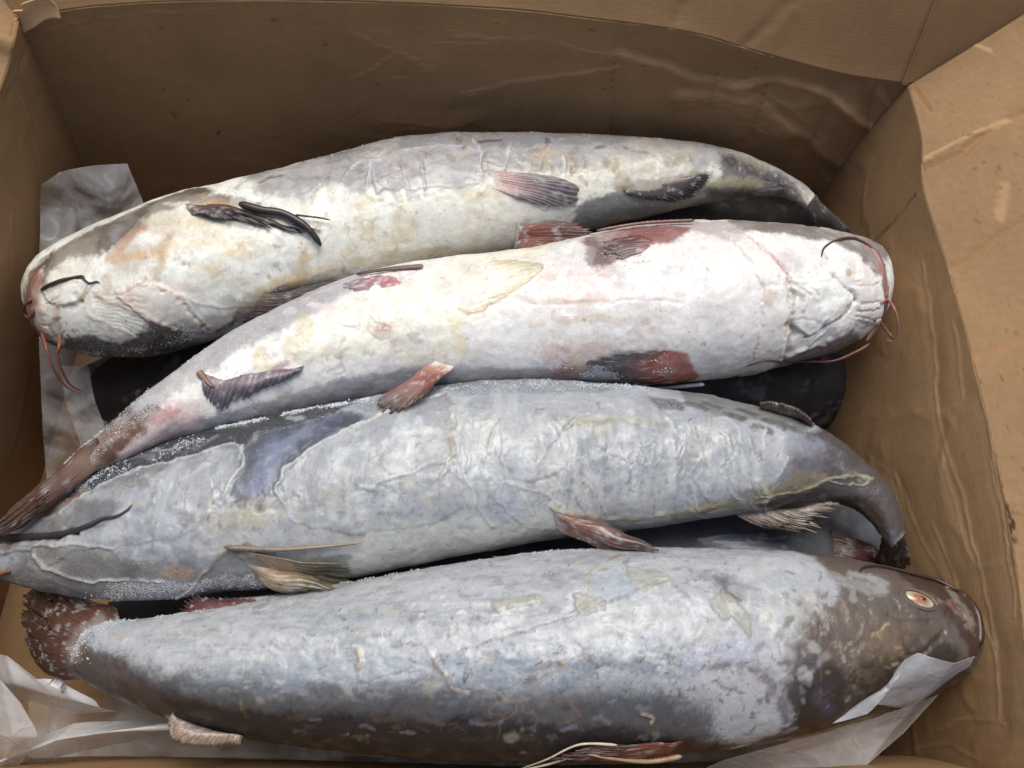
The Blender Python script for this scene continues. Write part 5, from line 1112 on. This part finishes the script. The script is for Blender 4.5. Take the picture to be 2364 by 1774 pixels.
# cloudy eye: a flattened ball set in the socket, with iris, pupil and a rim of lid
i_eye, _ = F4.near(1984, 1296)
pe, ne = F4.p[i_eye], F4.nn[i_eye]
ta = F4.pt(2018, 1308) - F4.pt(1950, 1284); ta = ta - ne * (ta @ ne); ta /= np.linalg.norm(ta); tb = np.cross(ne, ta)
eb = np.array(A4.location)
def dome(name, ctr, ra, rb, h, colf, parent, mat, n=16, m=40):
    V, C = [], []
    for i in range(n + 1):
        a = math.pi / 2 * i / n
        for j in range(m):
            b = 2 * math.pi * j / m
            V.append(ctr + ta * ra * math.sin(a) * math.cos(b) + tb * rb * math.sin(a) * math.sin(b) + ne * h * math.cos(a)); C.append(colf(a, b))
    V = np.array(V); C = np.array(C)
    me = mesh_from_arrays(name, V - eb, grid_quads(n + 1, m, True), None, C, {'frost': np.zeros(len(V))})
    o = link(name, me, mat, parent); return o
M_EYE = simple_attr_material('cloudy_eye', .12, .6, 700, .12, .05)
def eyecol(a, b):
    x, y = math.sin(a) * math.cos(b), math.sin(a) * math.sin(b)
    f = min(1, max(0, (math.hypot(x + .05, y + .1) - .35) / .35)); g = .5 + .5 * math.sin(b * 3 + x * 4)
    return lin((160, 98, 68)) * (1 - f) + lin((200, 190, 164)) * f * (0.75 + .25 * g)
eye = dome('eye', pe - ne * .0024, .0105, .0054, .0050, eyecol, A4, M_EYE)
# pupil and iris are caps following the ball
pup = dome('pupil', pe - ne * .0024 + ta * .0010 + ne * .0001,   .0044, .0029, .0053, lambda a, b: lin((58, 28, 20)) * (1 - min(1, a / 1.5) ** 2) + lin((186, 104, 66)) * min(1, a / 1.5) ** 2, eye, M_EYE, 10, 24)
lid = [pe + ne * .0002 + ta * .0108 * math.cos(t) + tb * .0058 * math.sin(t) for t in np.linspace(0, 2 * math.pi, 25)]
tube(A4, 'eyelid', lid, .0007, .0007, (128, 108, 88), (92, 70, 56), 90, 8, 16)

# ------------------------------------------------------------------ fish of the layer below, seen in the gaps
GL = 'dark fish of the lower layer'
def lower(label, pairs, zc, k, c1, c2, seed):
    S = fish_surf(pairs, zc, k, 260, (8, 70, 8), c1)
    S.mottle(c2, 30, .45, .7, .7, seed); S.mottle((128, 122, 124), 70, .62, .75, .5, seed + 2)
    S.d += (fbm(S.p, 60, 3, seed) - .5) * .002
    S.veins((120, 116, 118), 40, .02, .5, seed + 6, disp=.0004)
    S.frost = np.clip(.10 + .7 * (fbm(S.p, 40, 3, seed + 4) - .5), 0, 1)
    A = fish_thing('catfish', label, S, GL); S.build('body', M_LOWER, A, cap=True); return A, S
B1, L1 = lower('dark fish underneath, showing between the two belly-up fish', prs([((150, 850), (150, 866)), ((165, 810), (175, 900)), ((220, 780), (240, 935)), ((400, 700), (440, 910)), ((700, 580), (760, 840)), ((1000, 480), (1060, 740)),
    ((1300, 410), (1340, 620)), ((1500, 400), (1540, 560)), ((1640, 410), (1680, 520)), ((1740, 430), (1760, 500))]), .052, .95, (66, 62, 62), (46, 42, 44), 71)
fin(B1, 'tail_fin', [at(1745, 440, .05), at(1750, 490, .05)], [at(1880, 420, .05), at(1900, 470, .045), at(1880, 540, .05)], 10, ((66, 60, 58), (58, 52, 50), (48, 44, 44)), .1, .002, seed=72)
fin(B1, 'pectoral_fin', on(L1, [(260, 850), (280, 905)], .002), on(L1, [(420, 790), (440, 830), (420, 880)], .003), 9, ((70, 62, 60), (62, 54, 52), (50, 46, 46)), .1, .004, seed=73)
B2, L2 = lower('black fish underneath, its blunt round end showing beside a belly-up fish\'s chin', prs([((1842, 846), (1842, 868)), ((1836, 800), (1826, 905)), ((1800, 760), (1780, 935)), ((1700, 730), (1690, 960)), ((1500, 700), (1500, 980)), ((1200, 720), (1200, 1000)),
    ((900, 790), (900, 1020)), ((600, 860), (600, 1040)), ((400, 930), (400, 1030)), ((330, 950), (330, 1020))]), .050, .95, (40, 38, 42), (30, 29, 32), 74)
tube(B2, 'barbel', [at(1838, 850, .055), at(1856, 880, .05), at(1848, 905, .04)], .001, .0004, (60, 44, 40), (40, 32, 30))
B3, L3 = lower('slate-blue fish underneath with a dull red fin, between glazed fish and eyed fish', prs([((1950, 1180), (1950, 1205)), ((1938, 1130), (1935, 1260)), ((1880, 1080), (1870, 1300)), ((1700, 1060), (1690, 1330)), ((1400, 1080), (1400, 1370)), ((1000, 1130), (1000, 1400)),
    ((700, 1200), (700, 1400)), ((450, 1260), (450, 1390)), ((300, 1290), (300, 1370)), ((240, 1300), (240, 1350))]), .052, .90, (92, 96, 108), (56, 56, 64), 77)
fin(B3, 'pectoral_fin', on(L3, [(1790, 1150), (1800, 1210)], .003), on(L3, [(1900, 1180), (1925, 1210), (1900, 1240)], .006), 10, ((104, 60, 54), (92, 52, 48), (60, 46, 44)), .25, .004, seed=78, split=.2)
fin(B3, 'gill_cover', on(L3, [(1500, 1165), (1540, 1215)], .002), on(L3, [(1700, 1150), (1720, 1190), (1700, 1225)], .004), 6, ((116, 122, 138), (104, 110, 128), (80, 84, 96)), .05, .004, seed=79, ridge=.0001)

# ------------------------------------------------------------------ plastic film
def film(name, label, rows, nu, nv, mat, folds, amp=.0012, seed=0, thick=0.00025):
    rg = np.random.default_rng(seed)
    S = sheet_surf(rows, nu, nv, (220, 220, 226), straight=.65)
    lo, hi = S.p.min(0), S.p.max(0); ext = np.linalg.norm(hi - lo)
    for _ in range(folds):                                  # straight, sharp folds as film makes them
        d = rg.normal(size=3); d /= np.linalg.norm(d); o = (lo + (hi - lo) * rg.random(3)) @ d
        w = ext * (.05 + .2 * rg.random())
        x = np.abs(S.p @ d - o) / w
        S.d += np.clip(1 - x, 0, None) * amp * ext * rg.uniform(-1, 1) * 12
    S.d += (fbm(S.p, 60, 3, seed) - .5) * amp
    e = thing(name, label, 'plastic bag', tuple(float(t) for t in (lo + hi) / 2 * [1, 1, 0] + lo * [0, 0, 1]), 'plastic liner pieces')
    S.build('film', mat, e, thick=thick)
    return e, S
def row(*p): return [at(*q) for q in p]
# tall fold standing against the left wall
film('plastic_bag', 'clear wrinkled plastic bag standing up between the box wall and a belly-up fish head',
     [row((100, 1130, .05), (190, 1120, .05), (260, 1080, .05), (330, 1030, .05)), row((92, 900, .08), (170, 880, .075), (215, 880, .065), (250, 930, .055)), row((82, 660, .115), (150, 640, .115), (200, 650, .11), (250, 660, .1)),
      row((86, 460, .155), (160, 450, .15), (240, 450, .15), (312, 470, .145)), row((92, 400, .175), (130, 372, .175), (200, 358, .172), (272, 352, .17))], 130, 220, M_BAG, 16, .0011, 5)
film('plastic_bag', 'loose strip of grey plastic film tucked under the belly-up fish tail',
     [row((225, 1090, .07), (300, 1040, .075)), row((185, 1000, .085), (250, 990, .085)), row((140, 870, .10), (205, 870, .10)), row((130, 790, .11), (190, 790, .11))], 50, 140, M_BAG, 6, .0012, 8)
# crumpled milky pieces in the near left corner
film('plastic_bag', 'milky torn plastic film curling over the dark fish tail in the box corner',
     [row((-40, 1560, .07), (60, 1520, .10), (150, 1530, .11), (255, 1525, .115)), row((-40, 1480, .12), (40, 1470, .145), (120, 1490, .142), (225, 1518, .13)), row((-40, 1410, .135), (20, 1416, .150), (75, 1450, .152), (140, 1500, .14))], 110, 90, M_BAGW, 10, .0012, 9)
film('plastic_bag', 'upright milky plastic corner poking up at the box edge',
     [row((-30, 1680, .10), (0, 1680, .11), (26, 1675, .11)), row((-30, 1580, .14), (30, 1590, .15), (82, 1590, .145)), row((-30, 1460, .165), (0, 1470, .17), (45, 1520, .16))], 60, 80, M_BAGW, 6, .0012, 12)
film('plastic_bag', 'long ribbon of translucent plastic film lying beside the pale adipose fin',
     [row((10, 1690, .10), (140, 1630, .10), (260, 1606, .10), (390, 1585, .10)), row((-10, 1650, .13), (120, 1600, .135), (250, 1580, .13), (385, 1568, .12)), row((60, 1610, .12), (160, 1565, .12), (260, 1560, .11), (370, 1545, .10))], 130, 60, M_BAGW, 8, .001, 13)
film('plastic_bag', 'flat clear plastic liner spread beneath the dark-backed fish',
     [row((60, 1740, .075), (500, 1735, .07), (1000, 1725, .07), (1500, 1720, .075), (1900, 1690, .08)), row((60, 1620, .06), (500, 1640, .058), (1000, 1640, .058), (1500, 1640, .058), (1900, 1600, .06)), row((60, 1500, .05), (500, 1520, .05), (1000, 1520, .05), (1500, 1520, .05), (1900, 1500, .05))], 260, 70, M_BAG, 16, .0006, 15)
# bag wrapped round the big head
film('plastic_bag', 'milky plastic film wrapped over the brown fish snout and torn along its top',
     [row((1480, 1680, .085), (1620, 1700, .09), (1760, 1700, .10), (1880, 1660, .11), (1960, 1590, .11)), row((1560, 1640, .11), (1720, 1620, .12), (1850, 1600, .13), (1960, 1560, .135), (2060, 1480, .13)),
      row((1870, 1540, .165), (1900, 1500, .175), (1950, 1480, .178), (2030, 1465, .172), (2095, 1440, .155)), row((1955, 1430, .190), (1985, 1412, .192), (2010, 1420, .190), (2060, 1432, .184), (2105, 1418, .168))], 180, 180, M_BAGW, 14, .0006, 17)
